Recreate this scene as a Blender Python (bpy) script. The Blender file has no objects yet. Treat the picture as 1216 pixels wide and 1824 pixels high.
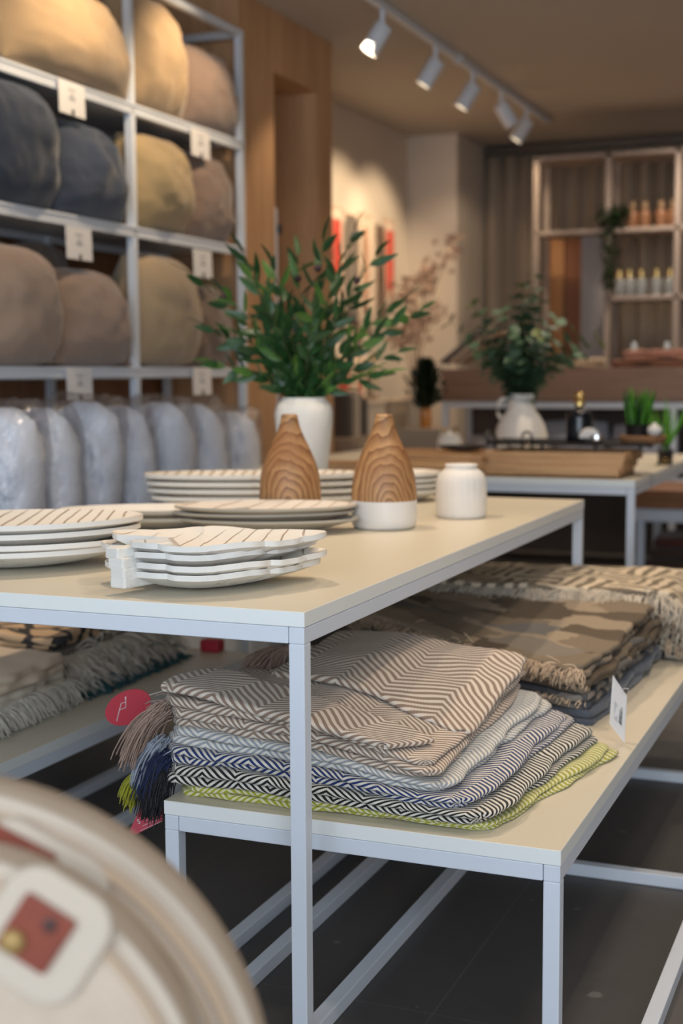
import bpy, bmesh, math, random
from math import sin, cos, pi, sqrt, exp, radians
from mathutils import Vector, Matrix, noise
random.seed(7)
COL = bpy.context.scene.collection
# ------------------------------------------------------------------ camera (solved from the photograph's vanishing points)
F = 2441.6; H0 = 1.225
PSI, PIT, ROL = .38886, .10048, -.005428
_r = Vector((cos(PSI), sin(PSI), 0)); _f = Vector((-sin(PSI)*cos(PIT), cos(PSI)*cos(PIT), -sin(PIT)))
_u = _r.cross(_f)
CR = _r*cos(ROL)+_u*sin(ROL); CU = -_r*sin(ROL)+_u*cos(ROL); CF = _f
EYE = Vector((0, 0, H0))
def ray(x, y): return CR*((x-608)/F)+CU*((912-y)/F)+CF
def at_z(x, y, z): d = ray(x, y); return EYE+d*((z-H0)/d.z)
def at_x(x, y, X): d = ray(x, y); return EYE+d*(X/d.x)
def at_y(x, y, Y): d = ray(x, y); return EYE+d*(Y/d.y)
cam_d = bpy.data.cameras.new('camera'); cam = bpy.data.objects.new('camera', cam_d); COL.objects.link(cam)
M = Matrix((CR, CU, -CF)).transposed().to_4x4(); M.translation = EYE; cam.matrix_world = M
cam_d.sensor_fit = 'VERTICAL'; cam_d.sensor_height = 36; cam_d.lens = F/1824*36
cam_d.clip_start = .05; cam_d.clip_end = 60
cam_d.dof.use_dof = True; cam_d.dof.focus_distance = 2.55; cam_d.dof.aperture_fstop = 2.6
bpy.context.scene.camera = cam
LAT = Vector((cos(PSI), sin(PSI), 0)); DEP = Vector((-sin(PSI), cos(PSI), 0))

# ------------------------------------------------------------------ materials
class NT:
    def __init__(s, name):
        s.m = bpy.data.materials.new(name); s.m.use_nodes = True; s.t = s.m.node_tree
        s.b = s.t.nodes['Principled BSDF']
    def n(s, typ, **kw):
        nd = s.t.nodes.new(typ)
        for k, v in kw.items(): setattr(nd, k, v)
        return nd
    def l(s, a, b): s.t.links.new(a, b)
    def inp(s, sock, v):
        if v is None: return
        if isinstance(v, (int, float)): sock.default_value = v
        elif isinstance(v, tuple): sock.default_value = v if len(v) == 4 or len(sock.default_value) == 3 else (*v, 1)
        else: s.l(v, sock)
    def math(s, op, a, b=None, c=None, clamp=False):
        nd = s.n('ShaderNodeMath', operation=op, use_clamp=clamp)
        for i, v in enumerate((a, b, c)): s.inp(nd.inputs[i], v)
        return nd.outputs[0]
    def coord(s, k='Object'): return s.n('ShaderNodeTexCoord').outputs[k]
    def xyz(s, v):
        nd = s.n('ShaderNodeSeparateXYZ'); s.l(v, nd.inputs[0]); return nd.outputs
    def mapping(s, v, scale=(1, 1, 1), rot=(0, 0, 0), loc=(0, 0, 0)):
        nd = s.n('ShaderNodeMapping'); s.l(v, nd.inputs[0]); nd.inputs['Scale'].default_value = scale
        nd.inputs['Rotation'].default_value = rot; nd.inputs['Location'].default_value = loc; return nd.outputs[0]
    def noise(s, v, scale, detail=3, rough=.5):
        nd = s.n('ShaderNodeTexNoise'); s.l(v, nd.inputs['Vector']); nd.inputs['Scale'].default_value = scale
        nd.inputs['Detail'].default_value = detail; nd.inputs['Roughness'].default_value = rough; return nd.outputs['Fac']
    def mix(s, fac, a, b):
        nd = s.n('ShaderNodeMix', data_type='RGBA'); s.inp(nd.inputs[0], fac)
        s.inp(nd.inputs[6], a if not isinstance(a, tuple) else (*a[:3], 1)); s.inp(nd.inputs[7], b if not isinstance(b, tuple) else (*b[:3], 1))
        return nd.outputs[2]
    def step(s, v, lo, hi):
        nd = s.n('ShaderNodeMapRange', interpolation_type='SMOOTHSTEP'); s.inp(nd.inputs[0], v)
        nd.inputs[1].default_value = lo; nd.inputs[2].default_value = hi; return nd.outputs[0]
    def color(s, c): s.inp(s.b.inputs['Base Color'], c if not isinstance(c, tuple) else (*c[:3], 1))
    def rough(s, v): s.inp(s.b.inputs['Roughness'], v)
    def bump(s, h, strength=.3, dist=.002):
        nd = s.n('ShaderNodeBump'); nd.inputs['Strength'].default_value = strength; nd.inputs['Distance'].default_value = dist
        s.l(h, nd.inputs['Height']); s.l(nd.outputs[0], s.b.inputs['Normal'])
def srgb(r, g, b): return tuple((c/255/12.92 if c/255 <= .04045 else ((c/255+.055)/1.055)**2.4) for c in (r, g, b))
def plain(name, c, rough=.5, metal=0, var=.06, nscale=12, bump=0, spec=None):
    t = NT(name); nz = t.noise(t.coord(), nscale, 4)
    t.color(t.mix(nz, tuple(x*(1-var) for x in c), tuple(min(1, x*(1+var)) for x in c))); t.rough(rough)
    t.b.inputs['Metallic'].default_value = metal
    if bump: t.bump(t.noise(t.coord(), nscale*8, 3), bump, .002)
    return t.m
def fabric(name, c, c2=None, scale=900, bump=.35, big=4, sheen=.2):
    t = NT(name); co = t.coord(); w = t.noise(co, scale, 2); b = t.noise(co, big, 4)
    c2 = c2 or tuple(x*.72 for x in c)
    t.color(t.mix(t.math('ADD', t.math('MULTIPLY', w, .35), t.math('MULTIPLY', b, .65)), c2, c)); t.rough(.95)
    t.b.inputs['Sheen Weight'].default_value = sheen
    t.bump(w, bump, .0008); return t.m
def wood(name, c1, c2, axis='Z', scale=6, stretch=.08, rough=.5):
    t = NT(name); sc = {'X': (stretch, 1, 1), 'Y': (1, stretch, 1), 'Z': (1, 1, stretch)}[axis]
    v = t.mapping(t.coord(), sc); a = t.noise(v, scale*6, 5, .65); b = t.noise(v, scale, 2)
    t.color(t.mix(t.step(t.math('ADD', t.math('MULTIPLY', a, .6), t.math('MULTIPLY', b, .4)), .35, .65), c1, c2)); t.rough(rough)
    t.bump(a, .1, .001); return t.m
def herring(name, c1, c2, zig=.14, amp=.065, per=.0145, duty=.5):
    t = NT(name); uv = t.coord('UV'); x, y, _ = t.xyz(uv)
    wob = t.math('MULTIPLY', t.math('SUBTRACT', t.noise(uv, 9, 2), .5), .01)
    p = t.math('PINGPONG', x, zig/2)
    v = t.math('ADD', t.math('ADD', y, t.math('MULTIPLY', p, amp/(zig/2))), wob)
    # staircase of the weave: small serration along the stripe edges
    ser = t.math('MULTIPLY', t.math('PINGPONG', x, .0016), .55)
    fr = t.math('FRACT', t.math('DIVIDE', t.math('ADD', v, ser), per))
    tri = t.math('ABSOLUTE', t.math('SUBTRACT', fr, .5))
    s = t.step(tri, .25*duty*2-.035, .25*duty*2+.035)
    yarn = t.noise(t.mapping(uv, (1, 1, 1)), 700, 2)
    a = t.mix(yarn, tuple(k*.75 for k in c1), c1); b = t.mix(yarn, tuple(k*.78 for k in c2), c2)
    t.color(t.mix(s, a, b)); t.rough(.95); t.b.inputs['Sheen Weight'].default_value = .12
    t.bump(t.math('ADD', t.math('MULTIPLY', s, .6), yarn), .45, .0012); return t.m
def camo(name, cs, scale=7, rot=.3):
    t = NT(name); v = t.mapping(t.coord('UV'), (1.0, 2.1, 1), (0, 0, rot))
    n2 = t.n('ShaderNodeTexNoise'); t.l(v, n2.inputs['Vector']); n2.inputs['Scale'].default_value = 14; n2.inputs['Detail'].default_value = 4
    ad = t.n('ShaderNodeVectorMath', operation='MULTIPLY_ADD'); t.l(n2.outputs['Color'], ad.inputs[0]); ad.inputs[1].default_value = (.09, .09, 0); t.l(v, ad.inputs[2])
    vo = t.n('ShaderNodeTexVoronoi', distance='CHEBYCHEV'); t.l(ad.outputs[0], vo.inputs['Vector']); vo.inputs['Scale'].default_value = scale
    h = t.xyz(vo.outputs['Color'])[0]
    fib = t.noise(t.mapping(t.coord('UV'), (30, 260, 1)), 3, 3)
    c = t.mix(t.step(h, .28, .34), cs[0], cs[1]); c = t.mix(t.step(h, .55, .6), c, cs[2]); c = t.mix(t.step(h, .8, .85), c, cs[3])
    t.color(t.mix(t.math('MULTIPLY', fib, .5), c, tuple(k*.55 for k in cs[0]))); t.rough(.95); t.bump(fib, .4, .001); return t.m
def geo(name, c1, c2, scale=9):
    # patches of stripes running in two directions, basket-weave like
    t = NT(name); uv = t.coord('UV'); v = t.mapping(uv, (scale*.72, scale*.72, 1), (0, 0, .5)); x, y, _ = t.xyz(v)
    ch = t.n('ShaderNodeTexChecker'); t.l(v, ch.inputs['Vector']); ch.inputs['Scale'].default_value = 1.0
    f = ch.outputs['Fac']
    d1 = t.math('ADD', x, t.math('MULTIPLY', y, .35)); d2 = t.math('SUBTRACT', y, t.math('MULTIPLY', x, .35))
    w = t.math('ADD', t.math('MULTIPLY', d1, f), t.math('MULTIPLY', d2, t.math('SUBTRACT', 1.0, f)))
    w = t.math('ADD', w, t.math('MULTIPLY', t.noise(uv, 20, 2), .12))
    fr = t.math('ABSOLUTE', t.math('SUBTRACT', t.math('FRACT', t.math('MULTIPLY', w, 3.2)), .5))
    yarn = t.noise(uv, 500, 2)
    t.color(t.mix(t.step(fr, .2, .28), t.mix(yarn, tuple(k*.7 for k in c1), c1), c2)); t.rough(.95); t.bump(yarn, .5, .0015); return t.m
def pebble(name, c1, c2):
    t = NT(name); uv = t.coord('UV'); vo = t.n('ShaderNodeTexVoronoi', feature='DISTANCE_TO_EDGE'); t.l(t.mapping(uv, (1, 1.3, 1)), vo.inputs['Vector'])
    vo.inputs['Scale'].default_value = 9; d = t.math('ADD', vo.outputs['Distance'], t.math('MULTIPLY', t.noise(uv, 60, 2), .04))
    t.color(t.mix(t.step(d, .1, .13), c2, c1)); t.rough(.95); t.bump(t.noise(uv, 400, 2), .4, .001); return t.m
def whitewash(name, n=15., curve=.8, base=(.74, .69, .62), vein=(.33, .19, .10), w=.1):
    t = NT(name); uv = t.coord('UV'); x, y, _ = t.xyz(uv); ay = t.math('ABSOLUTE', y)
    nz = t.noise(uv, 9, 3)
    s = t.math('ADD', t.math('SUBTRACT', x, t.math('MULTIPLY', t.math('POWER', ay, 2.0), curve*2.2)), t.math('MULTIPLY', nz, .03))
    fr = t.math('ABSOLUTE', t.math('SUBTRACT', t.math('FRACT', t.math('MULTIPLY', s, n)), .5))
    ln = t.math('SUBTRACT', 1.0, t.step(fr, w*.35, w))
    m1 = t.step(ay, .03, .09); m2 = t.math('SUBTRACT', 1.0, t.step(ay, .26, .34))
    ln = t.math('MULTIPLY', t.math('MULTIPLY', ln, m1), m2)
    mid = t.math('SUBTRACT', 1.0, t.step(ay, .006, .016))
    g = t.math('MAXIMUM', ln, t.math('MULTIPLY', mid, .6))
    patch = t.step(t.noise(uv, 5, 5, .7), .56, .75)
    c = t.mix(t.math('MULTIPLY', patch, .35), base, (.5, .33, .2)); c = t.mix(t.math('MULTIPLY', g, .8), c, vein)
    t.color(c); t.rough(.75); t.bump(t.math('MULTIPLY', g, -1.0), .9, .004); return t.m

PAINT = plain('powder_coat_white', (.66, .71, .79), .42, var=.02)
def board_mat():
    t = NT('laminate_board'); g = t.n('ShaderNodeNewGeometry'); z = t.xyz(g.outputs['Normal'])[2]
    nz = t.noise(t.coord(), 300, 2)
    t.color(t.mix(t.step(z, .5, .9), (.80, .83, .82), t.mix(nz, (.60, .55, .44), (.66, .61, .50)))); t.rough(.38); return t.m  # white board; the warm light on its top is put into the colour as cream
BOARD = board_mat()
def worn():
    t = NT('worn_white_wood'); co = t.coord(); a = t.noise(co, 26, 5, .7); b = t.noise(co, 5, 2)
    c = t.mix(b, (.70, .69, .65), (.82, .81, .78)); t.color(t.mix(t.math('MULTIPLY', t.step(a, .60, .70), .55), c, (.42, .28, .18))); t.rough(.7); t.bump(a, .3, .002); return t.m
WHITEWOOD = worn()
CERAMIC = plain('glazed_white_ceramic', (.74, .72, .69), .22, var=.03)
MATTE = plain('matte_white_ceramic', (.76, .73, .69), .6, var=.05, nscale=30, bump=.15)
BLACK = plain('black_metal', (.012, .012, .013), .4)
BLACKG = plain('black_glass', (.006, .008, .012), .12)
GOLD = plain('brass', (.75, .52, .2), .22, 1, var=.02)
CARD = plain('white_card', (.80, .79, .80), .7, var=.01)
INK = plain('dark_print', (.03, .03, .035), .7)
INKG = plain('grey_print', (.42, .42, .45), .7)
RED = plain('red_card', srgb(178, 40, 58), .6, var=.04)
PINKRED = plain('pink_red_paper', srgb(185, 70, 85), .7, var=.04)
WPRINT = plain('white_print', (.75, .70, .72), .7)
OAK = wood('oak_panel', srgb(178, 136, 98), srgb(200, 158, 118), 'Z', 5, .06, .5)
OAKD = wood('counter_wood', srgb(120, 92, 76), srgb(142, 112, 94), 'X', 5, .06, .5)
ACACIA = wood('tray_wood', srgb(172, 126, 84), srgb(214, 172, 124), 'X', 9, .08, .5)
WALLM = plain('painted_wall', srgb(222, 210, 195), .9, var=.02, nscale=3)
CEILM = plain('painted_ceiling', srgb(192, 184, 174), .95, var=.02, nscale=2)
# ------------------------------------------------------------------ mesh builder
class MB:
    def __init__(s): s.v = []; s.f = []; s.uv = {}; s.mi = []
    def vert(s, p, uv=None):
        s.v.append(tuple(p)); i = len(s.v)-1
        if uv is not None: s.uv[i] = uv
        return i
    def face(s, *ids, m=0): s.f.append(ids); s.mi.append(m)
    def box(s, c, d, R=None):
        c = Vector(c); ids = []
        for sx in (-.5, .5):
            for sy in (-.5, .5):
                for sz in (-.5, .5):
                    p = Vector((d[0]*sx, d[1]*sy, d[2]*sz))
                    if R is not None: p = R @ p
                    ids.append(s.vert(c+p))
        a = ids
        for q in ((0, 1, 3, 2), (4, 6, 7, 5), (0, 4, 5, 1), (2, 3, 7, 6), (0, 2, 6, 4), (1, 5, 7, 3)): s.face(*[a[i] for i in q])
        return s
    def bar(s, a, b, w, h=None):      # box tube between two points
        a = Vector(a); b = Vector(b); h = h or w; d = (b-a)
        z = d.normalized(); x = z.cross(Vector((0, 0, 1))) if abs(z.z) < .95 else Vector((1, 0, 0)); x.normalize(); y = z.cross(x)
        if abs(z.z) >= .95: x = Vector((1, 0, 0)); y = Vector((0, 1, 0))
        R = Matrix((x, y, z)).transposed(); return s.box((a+b)/2, (w, h, d.length), R)
    def tube(s, pts, rad, seg=6, cap=True):
        pts = [Vector(p) for p in pts]; n = len(pts); rings = []
        up = Vector((0, 0, 1))
        for i, p in enumerate(pts):
            t = (pts[min(i+1, n-1)]-pts[max(i-1, 0)])
            t = t.normalized() if t.length > 1e-9 else Vector((0, 0, 1))
            x = t.cross(up)
            if x.length < .05: x = t.cross(Vector((1, 0, 0)))
            x.normalize(); y = t.cross(x)
            r = rad[i] if isinstance(rad, (list, tuple)) else rad
            rings.append([s.vert(p+x*(r*cos(2*pi*k/seg))+y*(r*sin(2*pi*k/seg))) for k in range(seg)])
        for i in range(n-1):
            for k in range(seg):
                s.face(rings[i][k], rings[i][(k+1) % seg], rings[i+1][(k+1) % seg], rings[i+1][k])
        if cap: s.face(*rings[0][::-1]); s.face(*rings[-1])
        return s
    def lathe(s, prof, c=(0, 0, 0), seg=40, flute=0, nfl=24, fz=None):
        c = Vector(c); rings = []
        for r, z in prof:
            ring = []
            for k in range(seg):
                a = 2*pi*k/seg; rr = r
                if flute and (fz is None or fz[0] < z < fz[1]): rr = r*(1+flute*cos(nfl*a))
                ring.append(s.vert(c+Vector((rr*cos(a), rr*sin(a), z)), (a/(2*pi), z)))
            rings.append(ring)
        for i in range(len(rings)-1):
            for k in range(seg):
                s.face(rings[i][k], rings[i][(k+1) % seg], rings[i+1][(k+1) % seg], rings[i+1][k])
        s.face(*rings[0][::-1]); s.face(*rings[-1]); return s
    def grid(s, fn, nu, nv, flip=False, m=0):
        g = [[None]*(nv+1) for _ in range(nu+1)]
        for i in range(nu+1):
            for j in range(nv+1):
                r = fn(i/nu, j/nv); p, uv = r if isinstance(r[0], (Vector, tuple)) else (r, (i/nu, j/nv))
                g[i][j] = s.vert(p, uv)
        for i in range(nu):
            for j in range(nv):
                q = (g[i][j], g[i+1][j], g[i+1][j+1], g[i][j+1])
                s.face(*(q[::-1] if flip else q), m=m)
        return g
    def build(s, name, mat, parent=None, smooth=False, bevel=0, merge=0, sub=0, loc=None, rotz=0, angle=None, bseg=2):
        me = bpy.data.meshes.new(name); me.from_pydata(s.v, [], s.f)
        if s.uv:
            ul = me.uv_layers.new(name='UVMap')
            for lp in me.loops: ul.data[lp.index].uv = s.uv.get(lp.vertex_index, (0, 0))
        mats = mat if isinstance(mat, (list, tuple)) else [mat]
        for m in mats: me.materials.append(m)
        if len(mats) > 1:
            for p, mi in zip(me.polygons, s.mi): p.material_index = mi
        bm = bmesh.new(); bm.from_mesh(me)
        if merge: bmesh.ops.remove_doubles(bm, verts=bm.verts, dist=merge)
        bmesh.ops.recalc_face_normals(bm, faces=bm.faces); bm.to_mesh(me); bm.free()
        if smooth:
            for p in me.polygons: p.use_smooth = True
            if angle: 
                try: me.set_sharp_from_angle(angle=radians(angle))
                except Exception: pass
        o = bpy.data.objects.new(name, me); COL.objects.link(o)
        if parent is not None: o.parent = parent
        if loc is not None: o.location = loc
        o.rotation_euler.z = rotz
        if bevel: b = o.modifiers.new('bevel', 'BEVEL'); b.width = bevel; b.segments = bseg; b.limit_method = 'ANGLE'
        if sub: b = o.modifiers.new('sub', 'SUBSURF'); b.levels = sub; b.render_levels = sub
        return o
def tag(o, label, cat, group=None, kind=None):
    o['label'] = label; o['category'] = cat
    if group: o['group'] = group
    if kind: o['kind'] = kind
    return o
def thing(name, label, cat, loc=(0, 0, 0), rotz=0, group=None):
    o = bpy.data.objects.new(name, None); COL.objects.link(o); o.location = loc; o.rotation_euler.z = rotz
    o.empty_display_size = .05
    return tag(o, label, cat, group)
def struct(name, mb, mat, **k):
    o = mb.build(name, mat, **k); o['kind'] = 'structure'; return o
def nz(x, y, z=0): return noise.noise(Vector((x, y, z)))
def lerp(a, b, t): return a+(b-a)*t
def sm(x, a, b):
    t = max(0, min(1, (x-a)/(b-a))); return t*t*(3-2*t)
def copy_tree(o, parent=None):
    c = o.copy(); COL.objects.link(c); c.parent = parent
    for ch in list(o.children): copy_tree(ch, c)
    return c

# ------------------------------------------------------------------ room
WX = -3.69; CZ = 3.08; SX = -3.0; WF = -3.05; BY = 11.1
def floor_mat():
    t = NT('dark_stone_tile'); co = t.coord(); a = t.noise(co, 2.2, 6, .6); b = t.noise(co, 40, 4, .7)
    x, y, _ = t.xyz(co)
    gx = t.math('ABSOLUTE', t.math('SUBTRACT', t.math('FRACT', t.math('DIVIDE', x, .8)), .5)); gy = t.math('ABSOLUTE', t.math('SUBTRACT', t.math('FRACT', t.math('DIVIDE', y, .8)), .5))
    j = t.math('MAXIMUM', t.step(gx, .4975, .499), t.step(gy, .4975, .499))
    c = t.mix(t.math('ADD', t.math('MULTIPLY', a, .6), t.math('MULTIPLY', b, .4)), (.044, .041, .040), (.105, .097, .092))
    spk = t.step(t.noise(co, 16, 2, .3), .74, .78)
    c = t.mix(t.math('MULTIPLY', spk, .35), c, (.3, .29, .28))
    t.color(t.mix(t.math('MULTIPLY', j, .5), c, (.15, .14, .13))); t.rough(t.math('ADD', t.math('MULTIPLY', b, .25), .42)); t.bump(b, .15, .001); return t.m
struct('floor', MB().box((-.6, 4, -.02), (6.4, 15, .04)), floor_mat())
struct('ceiling', MB().box((-.6, 4.8, CZ+.03), (6.4, 13.2, .06)), CEILM)
struct('wall_left', MB().box((WX-.05, 4.5, CZ/2), (.1, 14, CZ)), WALLM)
struct('wall_right', MB().box((2.55, 4.5, CZ/2), (.1, 14, CZ)), WALLM)
struct('wall_back', MB().box((-.6, BY+.35, CZ/2), (6.4, .1, CZ)), WALLM)
struct('wall_corner_pillar', MB().box(((WX-3.28)/2, (10.42+BY+.3)/2, CZ/2), (WX+3.28 and .41, BY+.3-10.42, CZ)), WALLM)
# oak cladding: block with the deep doorway, and the panel behind the shelves
WY0, WY1, OY0, OY1, OZ = 6.16, 7.33, 6.557, 7.126, 2.768
mb = MB()
mb.box(((WX+WF)/2, (WY0+OY0)/2, CZ/2), (WF-WX, OY0-WY0, CZ))
mb.box(((WX+WF)/2, (OY1+WY1)/2, CZ/2), (WF-WX, WY1-OY1, CZ))
mb.box(((WX+WF)/2, (OY0+OY1)/2, (OZ+CZ)/2), (WF-WX, OY1-OY0, CZ-OZ))
mb.box((WX+.06, (OY0+OY1)/2, OZ/2), (.1, OY1-OY0, OZ))
struct('wall_oak_cladding', mb, OAK)
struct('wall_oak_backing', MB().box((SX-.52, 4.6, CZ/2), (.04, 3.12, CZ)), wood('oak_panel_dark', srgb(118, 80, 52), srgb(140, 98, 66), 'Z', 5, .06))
# white post with dark latch standing in the oak doorway
p = at_x(494, 420, WF)
t = thing('door_panel', 'narrow white door panel standing ajar in the oak doorway', 'door', (WF-.04, p.y, 0))
MB().box((0, 0, 1.02), (.05, .075, 2.04+.1)).build('panel', PAINT, t, bevel=.006)
MB().box((.03, .045, 1.98), (.02, .03, .05)).build('latch', BLACK, t, bevel=.003)

# curtains across the back
def curtain_mat():
    t = NT('taupe_curtain'); w = t.noise(t.mapping(t.coord(), (1, 1, .02)), 60, 3)
    t.color(t.mix(w, srgb(150, 134, 116), srgb(188, 172, 152))); t.rough(.95); return t.m
CURT = curtain_mat()
for k, (x0, x1, lb) in enumerate(((-3.27, -1.62, 'long pleated taupe curtain beside the white corner pillar'), (-1.6, .2, 'long pleated taupe curtain behind the wall shelf of bottles'), (.22, 2.4, 'long pleated taupe curtain at the far right of the back wall'))):
    mb = MB()
    def cf(u, v):
        x = lerp(x0, x1, u); am = .035+.02*nz(x*2, 3)
        return Vector((x+.012*sin(x*40+v*2), BY+am*sin(x*46+2.2*nz(x*3, 1))+.01*nz(x*4, v*3), lerp(.02, CZ-.1, v)))
    mb.grid(cf, 190, 6); o = mb.build('curtain', CURT, smooth=True); o.modifiers.new('s', 'SOLIDIFY').thickness = .003
    tag(o, lb, 'curtain')
tag(MB().box((-.45, BY, CZ-.05), (5.6, .05, .06)).build('curtain_rail', plain('rail_grey', srgb(92, 80, 70), .5)), 'dark grey curtain rail along the ceiling above taupe curtains', 'curtain rail')

# ------------------------------------------------------------------ tables
TUBE = .03; BT = .028
def table(name, label, x0, x1, y0, y1, z, board=BOARD, rails=(-1, 1), cat='table', midlegs=()):
    t = thing(name, label, cat, ((x0+x1)/2, (y0+y1)/2, 0)); cx, cy = (x0+x1)/2, (y0+y1)/2; hx, hy = (x1-x0)/2, (y1-y0)/2
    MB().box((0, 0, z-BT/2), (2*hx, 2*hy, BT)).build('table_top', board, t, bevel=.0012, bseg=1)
    zt = z-BT-.0005; w = TUBE
    m = MB()
    for sy in (-1, 1): m.box((0, sy*(hy-w/2-.001), zt-w/2), (2*hx-2*w-.004, w, w))
    for sx in (-1, 1): m.box((sx*(hx-w/2-.001), 0, zt-w/2), (w, 2*hy-.002, w))
    m.build('apron_frame', PAINT, t, bevel=.002)
    for sx in (-1, 1):
        for sy in (-1, 1):
            MB().box((sx*(hx-w/2-.001), sy*(hy-w/2-.001), (zt-w)/2), (w, w, zt-w)).build('leg', PAINT, t, bevel=.002)
    for sx in rails:
        MB().box((sx*(hx-w/2-.001), 0, w/2), (w, 2*hy-2*w-.004, w)).build('floor_rail', PAINT, t, bevel=.002)
    return t
ZU, ZL, Z3, ZB = .81, .40, .325, .81
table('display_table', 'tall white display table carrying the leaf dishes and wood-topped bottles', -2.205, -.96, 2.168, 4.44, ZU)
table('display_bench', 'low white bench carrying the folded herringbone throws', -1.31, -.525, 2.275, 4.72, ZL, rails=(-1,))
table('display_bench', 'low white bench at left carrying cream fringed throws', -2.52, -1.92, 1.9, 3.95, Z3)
# floor frame under the benches
t = thing('floor_frame', 'white square-tube frame lying on the dark floor beneath the low bench', 'metal frame', (-.775, 3.3, 0))
for sx, x in ((-1, -1.182), (1, -.397)):
    MB().box((x+.775, -.1, .015), (.03, 4.6 if sx < 0 else 4.0, .03)).build('long_rail', PAINT, t, bevel=.002)
for y in (3.235, 4.1): MB().box((0, y-3.3, .0151), (.752, .03, .03)).build('cross_rail', PAINT, t, bevel=.002)
table('display_table', 'far white table carrying wooden trays and the eucalyptus vase', -2.75, -.95, 5.30, 7.1, ZB)

# ------------------------------------------------------------------ folded throws
def slab(mb, quad, z0, t, seed, zf, wob=.008, wz=.004, nu=64, nv=48, uo=(0, 0), gsc=1., rot=0):
    """soft rounded fold of cloth on a plan quad (FL, FR, RR, RL); zf(x,y,z) bends it"""
    FL, FR, RR, RL = [Vector(q) for q in quad]
    W = ((FR-FL).length+(RR-RL).length)/2; D = ((RL-FL).length+(RR-FR).length)/2
    r = t/2; A, B = W/2, D/2; ra = min(r*1.3, A*.5); SA = A-ra+ra*pi/2; SB = B-ra+ra*pi/2
    def ax(s, A):
        a = abs(s)
        if a <= A-ra: return s, 1.
        th = (a-(A-ra))/ra; return math.copysign(A-ra+ra*sin(th), s), max(0, cos(th))
    def par(k, n, S, A):
        # denser samples in the rolled edge
        e = 7; full = S; inner = A-ra
        if k <= e: return -full+(full-inner)*k/e
        if k >= n-e: return full-(full-inner)*(n-k)/e
        return lerp(-inner, inner, (k-e)/(n-2*e))
    for side in (1, -1):
        g = []
        for i in range(nu+1):
            su = par(i, nu, SA, A); x, ca = ax(su, A); row = []
            for j in range(nv+1):
                sv = par(j, nv, SB, B); y, cb = ax(sv, B)
                # round the plan corners a little
                ex = max(0, abs(x)/A-.9)/.1; ey = max(0, abs(y)/B-.9)/.1; cr = ex*ey*.018
                u = (x-math.copysign(cr, x))/A*.5+.5; v = (y-math.copysign(cr, y))/B*.5+.5
                p = (FL*(1-u)+FR*u)*(1-v)+(RL*(1-u)+RR*u)*v
                px = p.x+wob*(nz(p.x*7, p.y*7, seed)+.5*nz(p.x*19, p.y*19, seed+3)); py = p.y+wob*(nz(p.x*6, p.y*6, seed+9)+.5*nz(p.x*17, p.y*17, seed+5))
                h = r*(min(ca, 1)*min(cb, 1))**.9
                z = z0+r+side*h+wz*nz(px*9, py*9, seed*.37)
                z = zf(px, py, z)
                uu, vv = su, sv
                if side < 0:
                    if abs(su) > A-ra: uu = math.copysign(2*SA-abs(su), su)
                    if abs(sv) > B-ra: vv = math.copysign(2*SB-abs(sv), sv)
                uu, vv = uu*gsc+uo[0], vv*gsc+uo[1]
                if rot: uu, vv = uu*cos(rot)-vv*sin(rot), uu*sin(rot)+vv*cos(rot)
                row.append(mb.vert((px, py, z), (uu+2, vv+2)))
            g.append(row)
        for i in range(nu):
            for j in range(nv):
                q = (g[i][j], g[i+1][j], g[i+1][j+1], g[i][j+1]); mb.face(*(q if side > 0 else q[::-1]))
def strands(mb, base_fn, n, dirn, length, spread=.4, droop=.8, r=.0009, seg=3, k=6, jit=.25, minz=None, curl=.2):
    dirn = Vector(dirn).normalized()
    for i in range(n):
        p = Vector(base_fn(random.random())); d = (dirn+Vector((random.gauss(0, spread), random.gauss(0, spread), random.gauss(0, spread*.6)))).normalized()
        L = length*random.uniform(1-jit, 1+jit); pts = [p.copy()]
        side = Vector((random.gauss(0, 1), random.gauss(0, 1), random.gauss(0, .5)))*curl
        for q in range(k):
            d = (d+Vector((0, 0, -droop/k))+side*(sin(q*1.3+i)*.6)).normalized(); p = p+d*(L/k)
            if minz is not None and p.z < minz+.002: p.z = minz+.002+random.random()*.004
            pts.append(p.copy())
        mb.tube(pts, [r]*k+[r*.6], seg, cap=False)
def yarn(name, c): return fabric(name, c, tuple(k*.7 for k in c), 400, .2, 90)
# sag of the near stack
def zf_stack(x, y, z):
    g = .97-.27*sm(x, -1.1, -.70)*(1-sm(y, 2.45, 2.95))-.16*sm(x, -1.05, -.65)
    # gentle bow
    return ZL+.001+(z-ZL-.001)*g*(1+.05*sin(x*9+1)*sin(y*6))
def stack_throw(name, label, mat, z0, layers, t, xl, xrf, xrr, yf, yr, seed, scale=1., extra=None):
    th = thing(name, label, 'throw blanket', (0, 0, 0), group='herringbone throws stacked on the low bench')
    mb = MB(); z = z0
    for i in range(layers):
        dx = .010*nz(seed, i*3.1)+(.006 if i % 2 else -.006); dy = .012*nz(i*2.3, seed)+(-.004 if i % 2 else .006)
        slab(mb, ((xl+dx, yf+dy, 0), (xrf+dx, yf+dy+.0, 0), (xrr-dx, yr, 0), (xl-dx, yr, 0)), z, t*1.04, seed+i*1.7, zf_stack, uo=(i*.37+seed*.1, i*.23+seed*.3), wob=.014, wz=.005)
        z += t
    if extra: extra(mb, z)
    body = mb.build('folded_cloth', mat, th, smooth=True, merge=.00001)
    return th, z
HB = herring('brown_herringbone', srgb(146, 124, 108), srgb(222, 210, 196))
HG = herring('grey_herringbone', srgb(158, 164, 172), srgb(226, 222, 212), per=.015)
HN = herring('navy_herringbone', srgb(26, 50, 108), srgb(224, 218, 206), per=.015)
HK = herring('black_herringbone', srgb(20, 20, 24), srgb(226, 222, 210), per=.015)
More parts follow.
